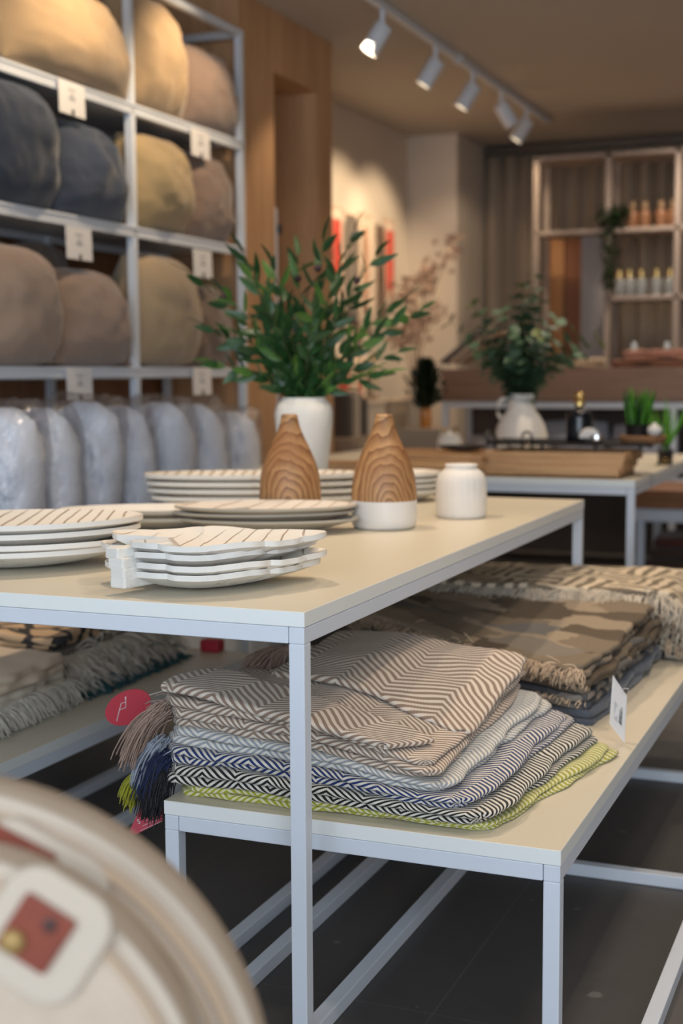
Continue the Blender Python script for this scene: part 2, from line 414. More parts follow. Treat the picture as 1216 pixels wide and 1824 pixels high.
HL = herring('lime_herringbone', srgb(168, 168, 52), srgb(222, 220, 180), per=.015)
z = ZL+.001
tl, z = stack_throw('herringbone_throw', 'lime green and cream herringbone throw, lowest of its stack', HL, z, 2, .0125, -1.31, -.665, -.545, 2.31, 2.93, 1)
def black_fold(mb, z): pass
tk, z = stack_throw('herringbone_throw', 'black and cream herringbone throw lying directly on the lime one', HK, z, 2, .0195, -1.335, -.67, -.60, 2.293, 2.95, 4)
tn, z = stack_throw('herringbone_throw', 'navy blue and cream herringbone throw between black and grey throws', HN, z, 2, .0165, -1.335, -.705, -.655, 2.30, 2.97, 7)
tg, z = stack_throw('herringbone_throw', 'pale grey and cream herringbone throw under the brown one', HG, z, 2, .017, -1.335, -.755, -.71, 2.31, 2.98, 10)
def brown_extra(mb, z):
    # wide roll along the front hem, and the upper panel pulled back over it
    def zr(x, y, zz): return zf_stack(x, y, zz)+.010*sm(-x, .95, 1.25)+.006*sin(x*13)
    slab(mb, ((-1.335, 2.30, 0), (-.86, 2.305, 0), (-.80, 2.42, 0), (-1.33, 2.50, 0)), z-.002, .020, 31, zr, wob=.012, uo=(.05, .3), wz=.006, gsc=.75)
    def zq(x, y, zz): return zf_stack(x, y, zz)+.012*sm(y, 2.6, 2.98)+.006*sin(x*11+y*5)
    slab(mb, ((-1.245, 2.60, 0), (-.775, 2.52, 0), (-.765, 3.02, 0), (-1.25, 3.03, 0)), z-.003, .016, 37, zq, wob=.012, uo=(.0, .1), wz=.008, gsc=.62)
tb, zt = stack_throw('herringbone_throw', 'brown and cream herringbone throw on top of the stack', HB, z, 3, .0185, -1.33, -.775, -.775, 2.315, 3.0, 13, extra=brown_extra)
def tassel(parent, nm, x, y, z, mat, n, L, dirn, spread=.25, droop=1.2, wdt=.05):
    mb = MB(); p0 = Vector((x, y, z))
    strands(mb, lambda s: p0+Vector((random.gauss(0, .008), (s-.5)*wdt, random.gauss(0, .007))), n, dirn, L, spread, droop, r=.0014, k=8, curl=.10)
    return mb.build(nm, mat, parent, smooth=True)
YB, YG, YN, YK, YL = yarn('brown_yarn', srgb(176, 148, 132)), yarn('grey_yarn', srgb(170, 178, 192)), yarn('navy_yarn', srgb(20, 38, 80)), yarn('black_yarn', srgb(14, 14, 20)), yarn('lime_yarn', srgb(172, 172, 40))
def fr(v, p): v['label'] = p; return v
fr(tassel(tb, 'fringe', -1.335, 2.335, .570, YB, 330, .115, (-.62, -.15, -.35), .20, 1.3, .06), 'loose brown yarn fringe')
fr(tassel(tb, 'fringe', -1.33, 2.36, .560, YB, 110, .05, (-.9, -.1, .1), .35, .9, .06), 'loose brown yarn fringe')
fr(tassel(tg, 'fringe', -1.345, 2.33, .498, YG, 240, .08, (-.62, -.15, -.5), .18, 1.4, .05), 'loose grey yarn fringe')
fr(tassel(tn, 'fringe', -1.33, 2.32, .472, YN, 330, .075, (-.38, -.25, -.4), .20, 1.5, .05), 'navy yarn fringe')
fr(tassel(tk, 'fringe', -1.325, 2.31, .440, YK, 360, .075, (-.25, -.15, -.3), .20, 1.8, .05), 'black yarn fringe')
fr(tassel(tl, 'fringe', at_y(256, 1403, 2.33).x, 2.33, .425, YL, 300, .055, (-.5, -.1, -.3), .24, 1.6, .035), 'lime yarn fringe')
# hem band + second tassel lying on the rear of the brown throw
pt = at_z(500, 1160, .605)
mb = MB(); strands(mb, lambda s: pt+Vector(((s-.5)*.05, 0, random.random()*.01)), 300, (-.35, -.9, -.1), .085, .25, .9, r=.0015, k=6, curl=.15, minz=.56)
fr(mb.build('fringe', YB, tb, smooth=True), 'brown fringe bunched at the back')
mb = MB(); mb.box((pt.x+.03, pt.y+.03, pt.z+.006), (.055, .04, .006), Matrix.Rotation(.6, 3, 'Z')); mb.build('hem_band', YB, tb, bevel=.002)
# swing tags
def disc_tag(name, label, c, rx, rz, mat, yaw, tilt, lean=0):
    t = thing(name, label, 'tag', c); mb = MB(); n = 40
    for s_, d in ((1, .0008), (-1, -.0008)):
        mb.face(*[mb.vert((rx*cos(2*pi*k/n), d, rz*sin(2*pi*k/n))) for k in range(n)])
    a, b = mb.f[0], mb.f[1]
    for k in range(n): mb.face(a[k], a[(k+1) % n], b[(k+1) % n], b[k])
    o = mb.build('card', mat, t); t.rotation_euler = (lean, tilt, yaw); return t
c = at_z(236, 1262, .545); c = Vector((-1.355, 2.335, .585))
c = at_y(228, 1260, 2.40)
t = disc_tag('oval_tag', 'oval red swing tag behind the brown fringe of the throws', c, .052, .034, RED, .3, -.5)
mb = MB()
for pts in ([(-.035, -.014), (-.018, .004), (-.004, .002), (.004, .016), (.008, .022)], [(-.018, .004), (-.008, .014), (.002, .012), (.006, .022)]):
    mb.tube([(x, -.0016, z) for x, z in pts], .0008, 4)
mb.build('printed_script', WPRINT, t)
mb = MB(); mb.tube([(.03, 0, .004), (.05, .0, .002), (.08, 0, -.004), (.10, .01, -.012)], .0007, 4); mb.build('string', WPRINT, t)
# red paper tag hanging from the lime throw past the bench edge
a, b, c_, d_ = at_y(262, 1412, 2.31), at_y(291, 1425, 2.31), at_y(290, 1462, 2.31), at_y(223, 1496, 2.31)
t = thing('paper_tag', 'pink-red paper care tag hanging below the lime fringe at bench edge', 'tag', d_)
mb = MB(); P = [Vector(q)-d_ for q in (a, b, c_, d_)]; ids = [mb.vert(q) for q in P]+[mb.vert(q+Vector((0, .001, 0))) for q in P]
mb.face(0, 1, 2, 3); mb.face(7, 6, 5, 4)
for k in range(4): mb.face(k, k+4, (k+1) % 4+4, (k+1) % 4)
mb.build('card', PINKRED, t)
def text(s, size, loc, rot, mat, parent, name='lettering', ext=.0002):
    cu = bpy.data.curves.new(name, 'FONT'); cu.body = s; cu.size = size; cu.extrude = ext; cu.materials.append(mat)
    tmp = bpy.data.objects.new('tmp', cu); COL.objects.link(tmp); bpy.context.view_layer.update()
    me = bpy.data.meshes.new_from_object(tmp.evaluated_get(bpy.context.evaluated_depsgraph_get())); bpy.data.objects.remove(tmp)
    o = bpy.data.objects.new(name, me); COL.objects.link(o); o.parent = parent; o.location = loc; o.rotation_euler = rot; return o
for s_, px, py, sz in (('r', 255, 1452, .014), ('S', 246, 1468, .014)):
    q = at_y(px, py, 2.308)-d_; text(s_, sz, q, (pi/2, -.35, 0), WPRINT, t)
mb = MB()
for k in range(3):
    a_ = at_y(258+k*4-8*k, 1462+k*9, 2.308)-d_; b_ = at_y(288, 1452+k*5.5, 2.308)-d_; mb.bar(a_, b_, .0012, .0006)
mb.build('fine_print', WPRINT, t)
# white price card standing at the right of the stack
t = thing('price_card', 'tall white price card with barcode standing beside the lime throw', 'tag', at_z(1112, 1325, ZL))
o0 = at_z(1112, 1325, ZL); zt_ = [at_y(x, y, o0.y+dy) for x, y, dy in ((1112, 1326, 0), (1085, 1288, .02), (1091, 1203, .03), (1116, 1240, .0))]
P = [q-o0 for q in zt_]; P[0].z = .001; mb = MB(); N_ = (P[1]-P[0]).cross(P[3]-P[0]).normalized()*.0006
ids = [mb.vert(q) for q in P]+[mb.vert(q+N_) for q in P]; mb.face(0, 1, 2, 3); mb.face(7, 6, 5, 4)
for k in range(4): mb.face(k, k+4, (k+1) % 4+4, (k+1) % 4)
mb.build('card', CARD, t)
def on_card(u, v, off=-.0012): # bilinear on card, toward the camera
    p = (P[0]*(1-u)+P[1]*u)*(1-v)+(P[3]*(1-u)+P[2]*u)*v; n = N_.normalized(); n = n if n.y < 0 else -n; return p+n*.001
mb = MB()
for k, (v0, w) in enumerate([(.28+i*.021, random.choice((.5, 1, 1.4))) for i in range(18)]): mb.bar(on_card(.22, v0), on_card(.42, v0), .0009*w, .0004)
mb.build('barcode', INK, t)
mb = MB()
for k in range(6): mb.bar(on_card(.52+.04*k, .22), on_card(.52+.04*k, .58), .0008, .0004)
mb.build('fine_print', INKG, t)
mb = MB(); e = on_card(.35, .93); mb.tube([e, e+Vector((.006, -.004, .01)), e+Vector((.014, .006, .008)), e+Vector((.012, .02, -.004))], .0007, 4); mb.build('string', WPRINT, t)

# ------------------------------------------------------------------ rotated stacks further along the bench
def rot_quad(cx, cy, w, d, a):
    c, s = cos(a), sin(a); return [(cx+x*c-y*s, cy+x*s+y*c, 0) for x, y in ((-w/2, -d/2), (w/2, -d/2), (w/2, d/2), (-w/2, d/2))]
def edge_fringe(mb, quad, e0, e1, z, n, L, droop=.6, zf=None, minz=None, r=.0013, spread=.25, outx=0):
    a = Vector(quad[e0]); b = Vector(quad[e1]); cen = (Vector(quad[0])+Vector(quad[2]))/2
    out = ((a+b)/2-cen); out.z = 0; out.normalize()
    def base(s):
        p = a.lerp(b, s); zz = z
        if zf: zz = zf(p.x, p.y, z)
        return Vector((p.x, p.y, zz+random.random()*.006))-out*.012
    strands(mb, base, n, out, L, spread, droop, r=r, k=6, minz=minz, curl=.35)
CM = [srgb(96, 84, 70), srgb(136, 122, 104), srgb(168, 152, 132), srgb(120, 118, 116)]
CAMO = camo('camouflage_weave', CM, 5.5, .2); CAMO2 = camo('grey_weave', [srgb(84, 84, 86), srgb(140, 134, 126), srgb(180, 170, 156), srgb(66, 70, 80)], 12, .6)
DENIM = fabric('slate_blue_cloth', srgb(84, 92, 106))
ECRU = yarn('ecru_yarn', srgb(226, 200, 170)); CREAM = yarn('cream_yarn', srgb(222, 210, 192)); WHT = yarn('white_yarn', srgb(240, 232, 218))
def zf_camo(x, y, z): # sits level at the front and rises over the stack behind
    k = (z-ZL)/.14
    return z+.035*k*sm(y, 3.3, 4.0)-.012*k*exp(-((x+.95)**2+(y-3.55)**2)/.03)+.010*k*nz(x*3, y*3, 2)+.035*k*sm(-x, 1.25, 1.5)
cq = rot_quad(-1.0, 3.58, .74, .62, -.50); z = ZL+.001
specs = [('slate blue cotton throw at the bottom of the camouflage stack', DENIM, .026, 0), ('grey patchwork throw above the slate blue one', CAMO2, .027, 1), ('taupe patchwork throw second from top of the camouflage stack', CAMO, .027, 1), ('grey-brown camouflage pattern throw with tan fringe on top', CAMO, .026, 2)]
for i, (lb, mt, th_, fg) in enumerate(specs):
    t = thing('patterned_throw', lb, 'throw blanket', group='camouflage throws behind the herringbone stack')
    e_ = .012*nz(i*2.2, 5); g_ = .012*(3-i)
    q = [(-1.46-e_, 3.62-g_, 0), (-.675+e_+g_*.5, 3.13-g_+e_, 0), (-.635+e_+g_*.5, 3.95, 0), (-1.38, 4.05+e_, 0)]
    mb = MB()
    for L_ in range(2): slab(mb, q, z+L_*th_*.62, th_*.64, 50+i*3+L_, zf_camo, wob=.02, wz=.008, uo=(i*.4+L_*.2, i*.7), gsc=1)
    mb.build('folded_cloth', mt, t, smooth=True, merge=.00001)
    if fg:
        mb = MB(); edge_fringe(mb, q, 0, 1, z+th_*.7, 900 if fg == 2 else 200, .045 if fg == 2 else .02, .9, zf_camo, r=.0015, spread=.4, minz=ZL)
        if fg == 2: edge_fringe(mb, q, 3, 0, z+th_*.9, 500, .04, .4, zf_camo, r=.0011, spread=.4, minz=ZL)
        fr(mb.build('fringe', ECRU, t, smooth=True), 'tan raw-edge fringe')
    z += th_*1.28
GEO = geo('basket_stripe_weave', srgb(128, 116, 100), srgb(212, 196, 172)); GEO2 = geo('charcoal_stripe_weave', srgb(58, 56, 58), srgb(178, 168, 152), 12)
def zf_geo(x, y, z): 
    k = (z-ZL)/.2
    return z-.16*k*sm(x, -.62, -.47)*.9+.012*k*nz(x*4, y*4, 8)
z = ZL+.001
gs = [('charcoal and cream striped throw at the bottom of the far stack', GEO2, .032, 0), ('grey woven throw in the middle of the far bench stack', GEO2, .034, 1), ('slate cloth throw with cream fringe in the far stack', CAMO2, .034, 1), ('charcoal woven throw under the topmost cream one', GEO2, .03, 1), ('cream and taupe geometric throw with cream tassels on top', GEO, .034, 2)]
for i, (lb, mt, th_, fg) in enumerate(gs):
    t = thing('patterned_throw', lb, 'throw blanket', group='geometric throws at the far end of the bench')
    q = rot_quad(-.90-.008*i, 4.165, .78+.012*(i == 4)*8, .46, .02+.05*nz(i*1.7, 3))
    mb = MB()
    for L_ in range(2): slab(mb, q, z+L_*th_*.6, th_*.62, 80+i*3+L_, zf_geo, wob=.018, wz=.008, uo=(i*.4+L_*.2, i*.7))
    mb.build('folded_cloth', mt, t, smooth=True, merge=.00001)
    if fg:
        mb = MB(); edge_fringe(mb, q, 0, 1, z+th_*.7, 800 if fg == 2 else 300, .08 if fg == 2 else .05, 1.3, zf_geo, minz=ZL, r=.0022, spread=.28)
        if fg == 2: edge_fringe(mb, q, 1, 2, z+th_*.7, 500, .08, 1.3, zf_geo, minz=ZL, r=.0022, spread=.28)
        fr(mb.build('fringe', CREAM if fg == 2 else ECRU, t, smooth=True), 'knotted cream fringe')
    z += th_*1.22

# throws on the left bench
z = Z3+.001; zid = lambda x, y, z: z+.006*nz(x*4, y*4, z*9)
lb_ = ['off-white linen throw at the bottom of the left pile', 'ivory cotton throw in the middle of the left pile', 'cream cotton throw with faint stripes topping the left pile']
STR = fabric('cream_cotton', srgb(232, 214, 190), srgb(206, 186, 162), 500, .3, 6); STR2 = fabric('ivory_cotton', srgb(236, 226, 208), srgb(206, 194, 176), 500)
for i in range(3):
    t = thing('cotton_throw', lb_[i], 'throw blanket', group='plain cream throws on the left bench')
    q = [(-2.5, 2.35, 0), (-2.10+.02*i, 2.62+.02*i, 0), (-2.115+.01*i, 3.16-.01*i, 0), (-2.5, 3.16, 0)]
    mb = MB(); slab(mb, q, z, .028, 120+i, zid, wob=.02, wz=.008); slab(mb, q, z+.022, .028, 125+i, zid, wob=.02, wz=.008)
    mb.build('folded_cloth', STR if i == 2 else STR2, t, smooth=True, merge=.00001)
    if i < 2:
        mb = MB(); edge_fringe(mb, q, 1, 2, z+.012, 500, .075, 1.6, None, Z3, r=.0016, spread=.35); fr(mb.build('fringe', WHT, t, smooth=True), 'cream tangled fringe')
    z += .048
PEB = pebble('pebble_print', srgb(214, 184, 150), srgb(62, 62, 64)); TEAL = yarn('teal_yarn', srgb(20, 92, 104))
z = Z3+.001
for i, (lb, mt) in enumerate((('charcoal cloth throw with teal fringe on the left bench', fabric('charcoal_cloth', srgb(60, 62, 68))), ('grey-blue throw with white tangled fringe on the left bench', fabric('greyblue_cloth', srgb(104, 110, 122))), ('multicolour throw with ochre stripe below the pebble print', CAMO2), ('pebble print throw of tan cells outlined in charcoal', PEB))):
    t = thing('fringed_throw', lb, 'throw blanket', group='fringed throws at the back of the left bench')
    q = [(-2.5, 3.20, 0), (-2.14-.02*i, 3.22, 0), (-2.16-.02*i, 3.80, 0), (-2.5, 3.82, 0)]
    mb = MB(); slab(mb, q, z, .024, 140+i, zid, wob=.015, wz=.006); slab(mb, q, z+.018, .026, 145+i, zid, wob=.015, wz=.006)
    mb.build('folded_cloth', mt, t, smooth=True, merge=.00001)
    if i < 3:
        mb = MB(); edge_fringe(mb, q, 1, 2, z+.02, 520, .10, 1.1, None, Z3, r=.0022, spread=.38); fr(mb.build('fringe', (TEAL, WHT, WHT)[i], t, smooth=True), ('teal fringe', 'white tangled fringe', 'white tangled fringe')[i])
    z += .04
o = MB().box((0, 0, .02), (.07, .05, .04)).build('folded_tag', RED, loc=at_z(378, 1160, Z3), bevel=.008); tag(o, 'small dark red felt pouch at the end of the left bench', 'pouch')

# ------------------------------------------------------------------ dishes
def interp(tbl, a):
    a = abs((a+pi) % (2*pi)-pi)
    for (a0, r0), (a1, r1) in zip(tbl, tbl[1:]):
        if a0 <= a <= a1: return lerp(r0, r1, (1-cos(pi*(a-a0)/(a1-a0)))/2) if a1 > a0 else r0
    return tbl[-1][1]
def dish_mesh(L, rfn, rise, thick, nth=96, nr=12, flat=.35, pw=2., foot=True, aniso=1.):
    mb = MB()
    for side in (1, -1):
        cen = mb.vert((0, 0, thick if side > 0 else 0), (0, 0)); rings = []
        for k in range(1, nr+1):
            q = k/nr; row = []
            for i in range(nth):
                a = 2*pi*i/nth; R_ = rfn(a)*L
                qq = q if side > 0 else q*1.0
                zz = rise(q, a)+(thick if side > 0 else 0)
                row.append(mb.vert((R_*cos(a)*qq, R_*sin(a)*qq*aniso, zz), (R_*cos(a)*q/L, R_*sin(a)*q/L)))
            rings.append(row)
        for i in range(nth):
            j = (i+1) % nth; f = (cen, rings[0][i], rings[0][j]); mb.face(*(f if side > 0 else f[::-1]), m=0 if side > 0 else 1)
            for k in range(nr-1):
                f = (rings[k][i], rings[k+1][i], rings[k+1][j], rings[k][j]); mb.face(*(f if side > 0 else f[::-1]), m=0 if side > 0 else 1)
        if side > 0: top = rings[-1]
        else: bot = rings[-1]
    for i in range(nth):
        j = (i+1) % nth; mb.face(top[i], bot[i], bot[j], top[j], m=1)
    return mb
LEAFM = whitewash('carved_leaf_wood', 9., .9, w=.05); FEATH = whitewash('carved_feather_wood', 15., .8, w=.10)
leaf_tbl = [(0, .60), (.35, .47), (.55, .425), (.9, .385), (1.3, .375), (1.75, .385), (2.2, .42), (2.6, .45), (2.85, .40), (3.0, .22), (pi, .17)]
def leaf_r(a):
    r = interp(leaf_tbl, a); aa = (a+pi) % (2*pi)-pi
    for c, w, d in ((.75, .035, .10), (1.5, .05, .07), (-.8, .05, .06), (-1.55, .04, .05), (2.15, .05, .06), (-2.2, .04, .05)): r *= 1-d*exp(-((aa-c)/w)**2)
    return r*(1+.008*sin(23*a))*(1+.12*sm(aa, 1.9, 2.6)*(aa > 0)-.10*sm(-aa, 1.9, 2.6))
lab = ['lowest of the four heart-shaped leaf dishes, flat on the table', 'second leaf dish from the bottom of the handled stack', 'third leaf dish from the bottom, just under the top one', 'topmost whitewashed leaf dish with carved brown veins and stub handle']
z = ZU
LC = Vector((-1.285, 2.50, 0))-LAT*.035-DEP*.10
for i in range(4):
    ang = .60+(.11, .04, .13, -.04)[i]; rs = (.030, .031, .033, .034)[i]
    t = thing('leaf_dish', lab[i], 'dish', (LC.x+(.0, .01, -.01, .004)[i], LC.y+(0, -.004, .006, .0)[i], z+.001), ang, 'handled leaf dishes near the table corner')
    rise = lambda q, a, rs=rs: rs*max(0, q-.3)**1.7/(.7**1.7)*(1+.07*sin(5*a+1)*q)
    dish_mesh(.41, leaf_r, rise, .011).build('dish_body', [LEAFM, WHITEWOOD], t, smooth=True, angle=40, merge=.00001)
    # stub handle out of the notch
    MB().box((-.128, -.040, .012+rs*.35), (.135, .040, .022), Matrix.Rotation(.62, 3, 'Z')).build('handle', WHITEWOOD, t, bevel=.004)
    z += .0172
# smooth oval dishes behind
oval = lambda a: .5/sqrt((cos(a))**2+(sin(a)/.60)**2)*(1+.10*abs(cos(a))**9)
PLATE = whitewash('relief_leaf_glaze', 7., 1.2, (.66, .6, .54), (.45, .33, .22), .06)
PLB = plain('grey_stone_glaze', srgb(176, 170, 158), .6, var=.06, nscale=14)
lab = ['bottom of the three smooth oval dishes behind the leaf dishes', 'middle one of the three smooth oval dishes', 'topmost smooth oval dish with shiny leaf relief inside']
z = ZU
c0 = at_z(470, 946, ZU)+Vector((.0, .0, 0))
for i in range(3):
    t = thing('oval_dish', lab[i], 'dish', (c0.x+(.012, -.006, .006)[i], c0.y+(0, .01, 0)[i], z+.001), PSI+(-.06, .02, .0)[i], 'smooth oval dishes')
    rs = .032
    dish_mesh(.44, oval, lambda q, a: rs*max(0, q-.35)**1.5/(.65**1.5), .006).build('dish_body', [PLATE, PLB], t, smooth=True, angle=50, merge=.00001)
    z += .0165
# left stack of feather dishes
fe = lambda a: .5/sqrt(abs(cos(a))**1.75+(abs(sin(a))/.60)**1.75)
lab = ['bottom of the feather dish stack at the left table edge', 'second dish up in the left feather stack', 'third dish up in the left feather stack', 'topmost feather-veined dish in the left stack']
z = ZU; c0 = Vector((-1.80, 2.50, 0))
for i in range(4):
    t = thing('feather_dish', lab[i], 'dish', (c0.x+(.0, .008, -.006, .0)[i], c0.y, z+.001), .62+(.03, -.03, .02, .0)[i], 'feather dishes at left')
    rs = (.036, .034, .038, .040)[i]
    dish_mesh(.56, fe, lambda q, a, rs=rs: rs*max(0, q-.25)**1.6/(.75**1.6), .011).build('dish_body', [FEATH, WHITEWOOD], t, smooth=True, angle=45, merge=.00001)
    z += .0178
# two plain long dishes behind
z = ZU; c0 = at_z(240, 950, ZU)
for i in range(2):
    t = thing('long_dish', ('lower plain cream long dish behind the leaf dishes', 'upper plain cream long dish behind the leaf dishes')[i], 'dish', (c0.x-.01*i, c0.y+.12+.01*i, z+.001), PSI+.12*i-.05, 'plain long dishes')
    dish_mesh(.52, lambda a: .5/sqrt(abs(cos(a))**1.9+(abs(sin(a))/.4)**1.9), lambda q, a: .028*max(0, q-.3)**1.5/(.7**1.5), .009).build('dish_body', [MATTE, PLB], t, smooth=True, angle=50, merge=.00001)
    z += .019
# rear feather dishes
z = ZU; a0 = at_z(268, 906, ZU); 
FEB = whitewash('rear_feather_wood', 21., .5, w=.2, vein=(.42, .3, .2))
blunt = lambda a: .5/(abs(cos(a))**2.3+(abs(sin(a))/.36)**2.3)**(1/2.3)
c0 = a0+LAT*.335+DEP*.06
for i in range(4):
    t = thing('feather_dish', ['bottom of the long feather dishes behind the wood-topped bottles', 'second long feather dish up behind the bottles', 'third long feather dish up behind the bottles', 'top long feather dish with dense grooves behind the bottles'][i], 'dish', (c0.x+(.012, -.004, -.008, -.012)[i], c0.y, z+.001), PSI+(.02, -.02, .0, .01)[i], 'long feather dishes')
    dish_mesh(.70, blunt, lambda q, a: .026*max(0, q-.45)**1.2/(.55**1.2), .012).build('dish_body', [FEB, WHITEWOOD], t, smooth=True, angle=45, merge=.00001)
    z += .0225
z = ZU; c0 = at_z(706, 892, ZU)
rd = lambda a: .5
for i in range(4):
    t = thing('round_dish', ['bottom round white dish between tall bottle and short vase', 'second round white dish up beside the tall bottle', 'third round white dish up beside the tall bottle', 'top round white dish beside the tall bottle'][i], 'dish', (c0.x, c0.y+.03, z+.001), PSI, 'round white dishes')
    dish_mesh(.27, rd, lambda q, a: .032*max(0, q-.4)**1.4/(.6**1.4), .008).build('dish_body', [FEB, WHITEWOOD], t, smooth=True, angle=45, merge=.00001)
    z += .018

# ------------------------------------------------------------------ vases on the tall table
def grain(name, cx, cz, k, n, seed, ell):
    n = n*.95
    t = NT(name); co = t.coord(); x, y, z = t.xyz(co)
    nzv = t.noise(t.mapping(co, (1, 1, .5), loc=(seed, 0, 0)), 9, 3)
    fine = t.noise(t.mapping(co, (1, 1, .12), loc=(seed, 0, 0)), 160, 3)
    dx = t.math('SUBTRACT', x, cx); dz = t.math('SUBTRACT', z, cz)
    r = t.math('SQRT', t.math('ADD', t.math('MULTIPLY', t.math('MULTIPLY', dx, dx), k), t.math('MULTIPLY', t.math('MULTIPLY', dz, dz), ell)))
    s = t.math('ADD', t.math('MULTIPLY', r, n), t.math('MULTIPLY', nzv, 4.5))
    w = t.math('FRACT', s); w = t.math('POWER', w, 1.7)
    band = t.noise(t.mapping(co, (1, 1, 1), loc=(0, seed, 0)), 7, 2)
    c = t.mix(w, srgb(206, 162, 112), srgb(112, 70, 40)); c = t.mix(t.math('MULTIPLY', t.step(band, .4, .7), .6), c, srgb(150, 98, 58))
    c = t.mix(t.math('MULTIPLY', fine, .5), c, srgb(96, 58, 32)); t.color(c); t.rough(.5); t.bump(fine, .12, .001); return t.m
def bottle(label, base, R_, Hh, cut, gm):
    t = thing('bottle_vase', label, 'vase', base, PSI)
    k = R_/.0865; h = Hh/.31
    low = [(.0, .0), (.072*k, 0), (.080*k, .003), (.085*k, .012), (.0865*k, .03), (.0862*k, cut)]
    low2 = low[1:]
    m = MB(); m.lathe([(r, z) for r, z in low2], seg=56); m.build('glazed_base', CERAMIC, t, smooth=True, angle=50)
    pr = [(.0862*k, cut), (.0858*k, .095*h), (.082*k, .135*h), (.0735*k, .17*h), (.060*k, .205*h), (.045*k, .238*h), (.0335*k, .265*h), (.0265*k, .288*h), (.0235*k, .303*h), (.0235*k, .308*h), (.0215*k, .31*h), (.017*k, .309*h), (.017*k, .25*h)]
    # smooth the profile
    pts = []
    for i in range(len(pr)-1):
        p0, p1, p2, p3 = pr[max(i-1, 0)], pr[i], pr[i+1], pr[min(i+2, len(pr)-1)]
        for s in range(4):
            u = s/4; cr = lambda a, b, c, d: .5*((2*b)+(-a+c)*u+(2*a-5*b+4*c-d)*u*u+(-a+3*b-3*c+d)*u**3)
            pts.append((cr(p0[0], p1[0], p2[0], p3[0]), cr(p0[1], p1[1], p2[1], p3[1])))
    pts.append(pr[-1])
    m = MB(); m.lathe(pts, seg=56); m.build('wooden_top', gm, t, smooth=True, angle=60)
    return t
b1 = at_z(684, 940, ZU); b2 = at_z(517, 930, ZU)
def fit(b, wpx, x, y): return wpx/2*((b-EYE).dot(CF))/F, at_y(x, y, b.y).z-ZU
(r1, h1), (r2, h2) = fit(b1, 117, 684, 740), fit(b2, 110, 516, 740)
b1.z = b2.z = ZU+.0005
bottle('bottle vase with striped wooden top and white base, beside the short vase', b1, r1, h1, .078*h1/.31, grain('zebra_grain_wood', .012, .06, 2.6, 52, 1.3, .55))
bottle('bottle vase with arched wood grain behind the smooth oval dishes', b2, r2, h2, .060*h2/.31, grain('burl_grain_wood', -.005, .04, 2.4, 46, 5.1, .7))
b3 = at_z(821, 921, ZU)
t = thing('short_vase', 'short white ribbed ceramic vase at the far right of the table', 'vase', (b3.x, b3.y, ZU+.0005))
pr = [(.066, 0), (.071, .004), (.073, .012), (.0735, .06), (.073, .09), (.071, .108), (.065, .124), (.054, .136), (.046, .141), (.0455, .147), (.0475, .151), (.045, .1535), (.041, .151), (.040, .12)]
MB().lathe(pr, seg=144, flute=.008, nfl=24, fz=(.02, .125)).build('vase_body', MATTE, t, smooth=True, angle=60)
# tall white vase with olive branches
vb = Vector((-1.87, 4.235, ZU+.0005))
tv = thing('tall_vase', 'tall shouldered white vase holding the olive branches', 'vase', vb)
hv = .335
pr = [(.062, 0), (.068, .006), (.078, .08), (.088, .17), (.0965, .25), (.0985, .285), (.094, .308), (.082, .322), (.0745, .328), (.074, .333), (.0755, .3365), (.071, .336), (.068, .32), (.066, .24)]
MB().lathe(pr, seg=72).build('vase_body', plain('textured_white_vase', (.74, .75, .74), .55, var=.03, nscale=60, bump=.3), tv, smooth=True, angle=60)
def leaf_mat(name, c1, c2, rough=.4):
    t = NT(name); co = t.coord(); n = t.noise(co, 18, 3); t.color(t.mix(n, c1, c2)); t.rough(rough)
    t.b.inputs['Subsurface Weight'].default_value = 0; return t.m
OL = [leaf_mat('olive_leaf_dark', srgb(24, 58, 34), srgb(48, 88, 44)), leaf_mat('olive_leaf_bright', srgb(58, 100, 44), srgb(92, 130, 62))]
STEM = plain('green_stem', srgb(76, 84, 42), .6); BERRY = plain('dark_berry', srgb(52, 30, 40), .35)
def leaf(mb, p, d, up, L, W, m=0, bend=.15, round_=False, cup=.25):
    d = d.normalized(); s = d.cross(up)
    if s.length < .01: s = d.cross(Vector((1, 0, 0)))
    s.normalize(); n = s.cross(d).normalized(); K = 6; rows = []
    for k in range(K+1):
        u = k/K
        w = W*(sin(pi*min(1, u**(.75 if not round_ else .9)))**(.8 if not round_ else .55)) if 0 < u < 1 else W*.04
        c = p+d*(L*u)-n*(bend*L*u*u)
        rows.append((mb.vert(c-s*w/2+n*cup*w*.5), mb.vert(c), mb.vert(c+s*w/2+n*cup*w*.5)))
    for k in range(K):
        a, b = rows[k], rows[k+1]; mb.face(a[0], a[1], b[1], b[0], m=m); mb.face(a[1], a[2], b[2], b[1], m=m)
mouth = vb+Vector((0, 0, hv-.02))
bq = thing('olive_bouquet', 'bushy bunch of dark green olive branches in the tall white vase', 'plant', mouth)
tips = [(-.36, .42, .0), (-.33, .26, .08), (-.25, .36, -.12), (-.20, .50, .05), (-.10, .46, -.1), (-.02, .50, .1), (.07, .53, -.05), (.17, .58, .06), (.24, .48, -.08), (.33, .34, .02), (.38, .30, -.1), (.32, .17, .1), (-.30, .14, -.1), (.18, .36, .14), (-.12, .30, .16), (.04, .30, -.18), (.26, .10, -.05), (-.2, .22, .0), (.12, .44, -.16), (-.16, .4, -.16)]
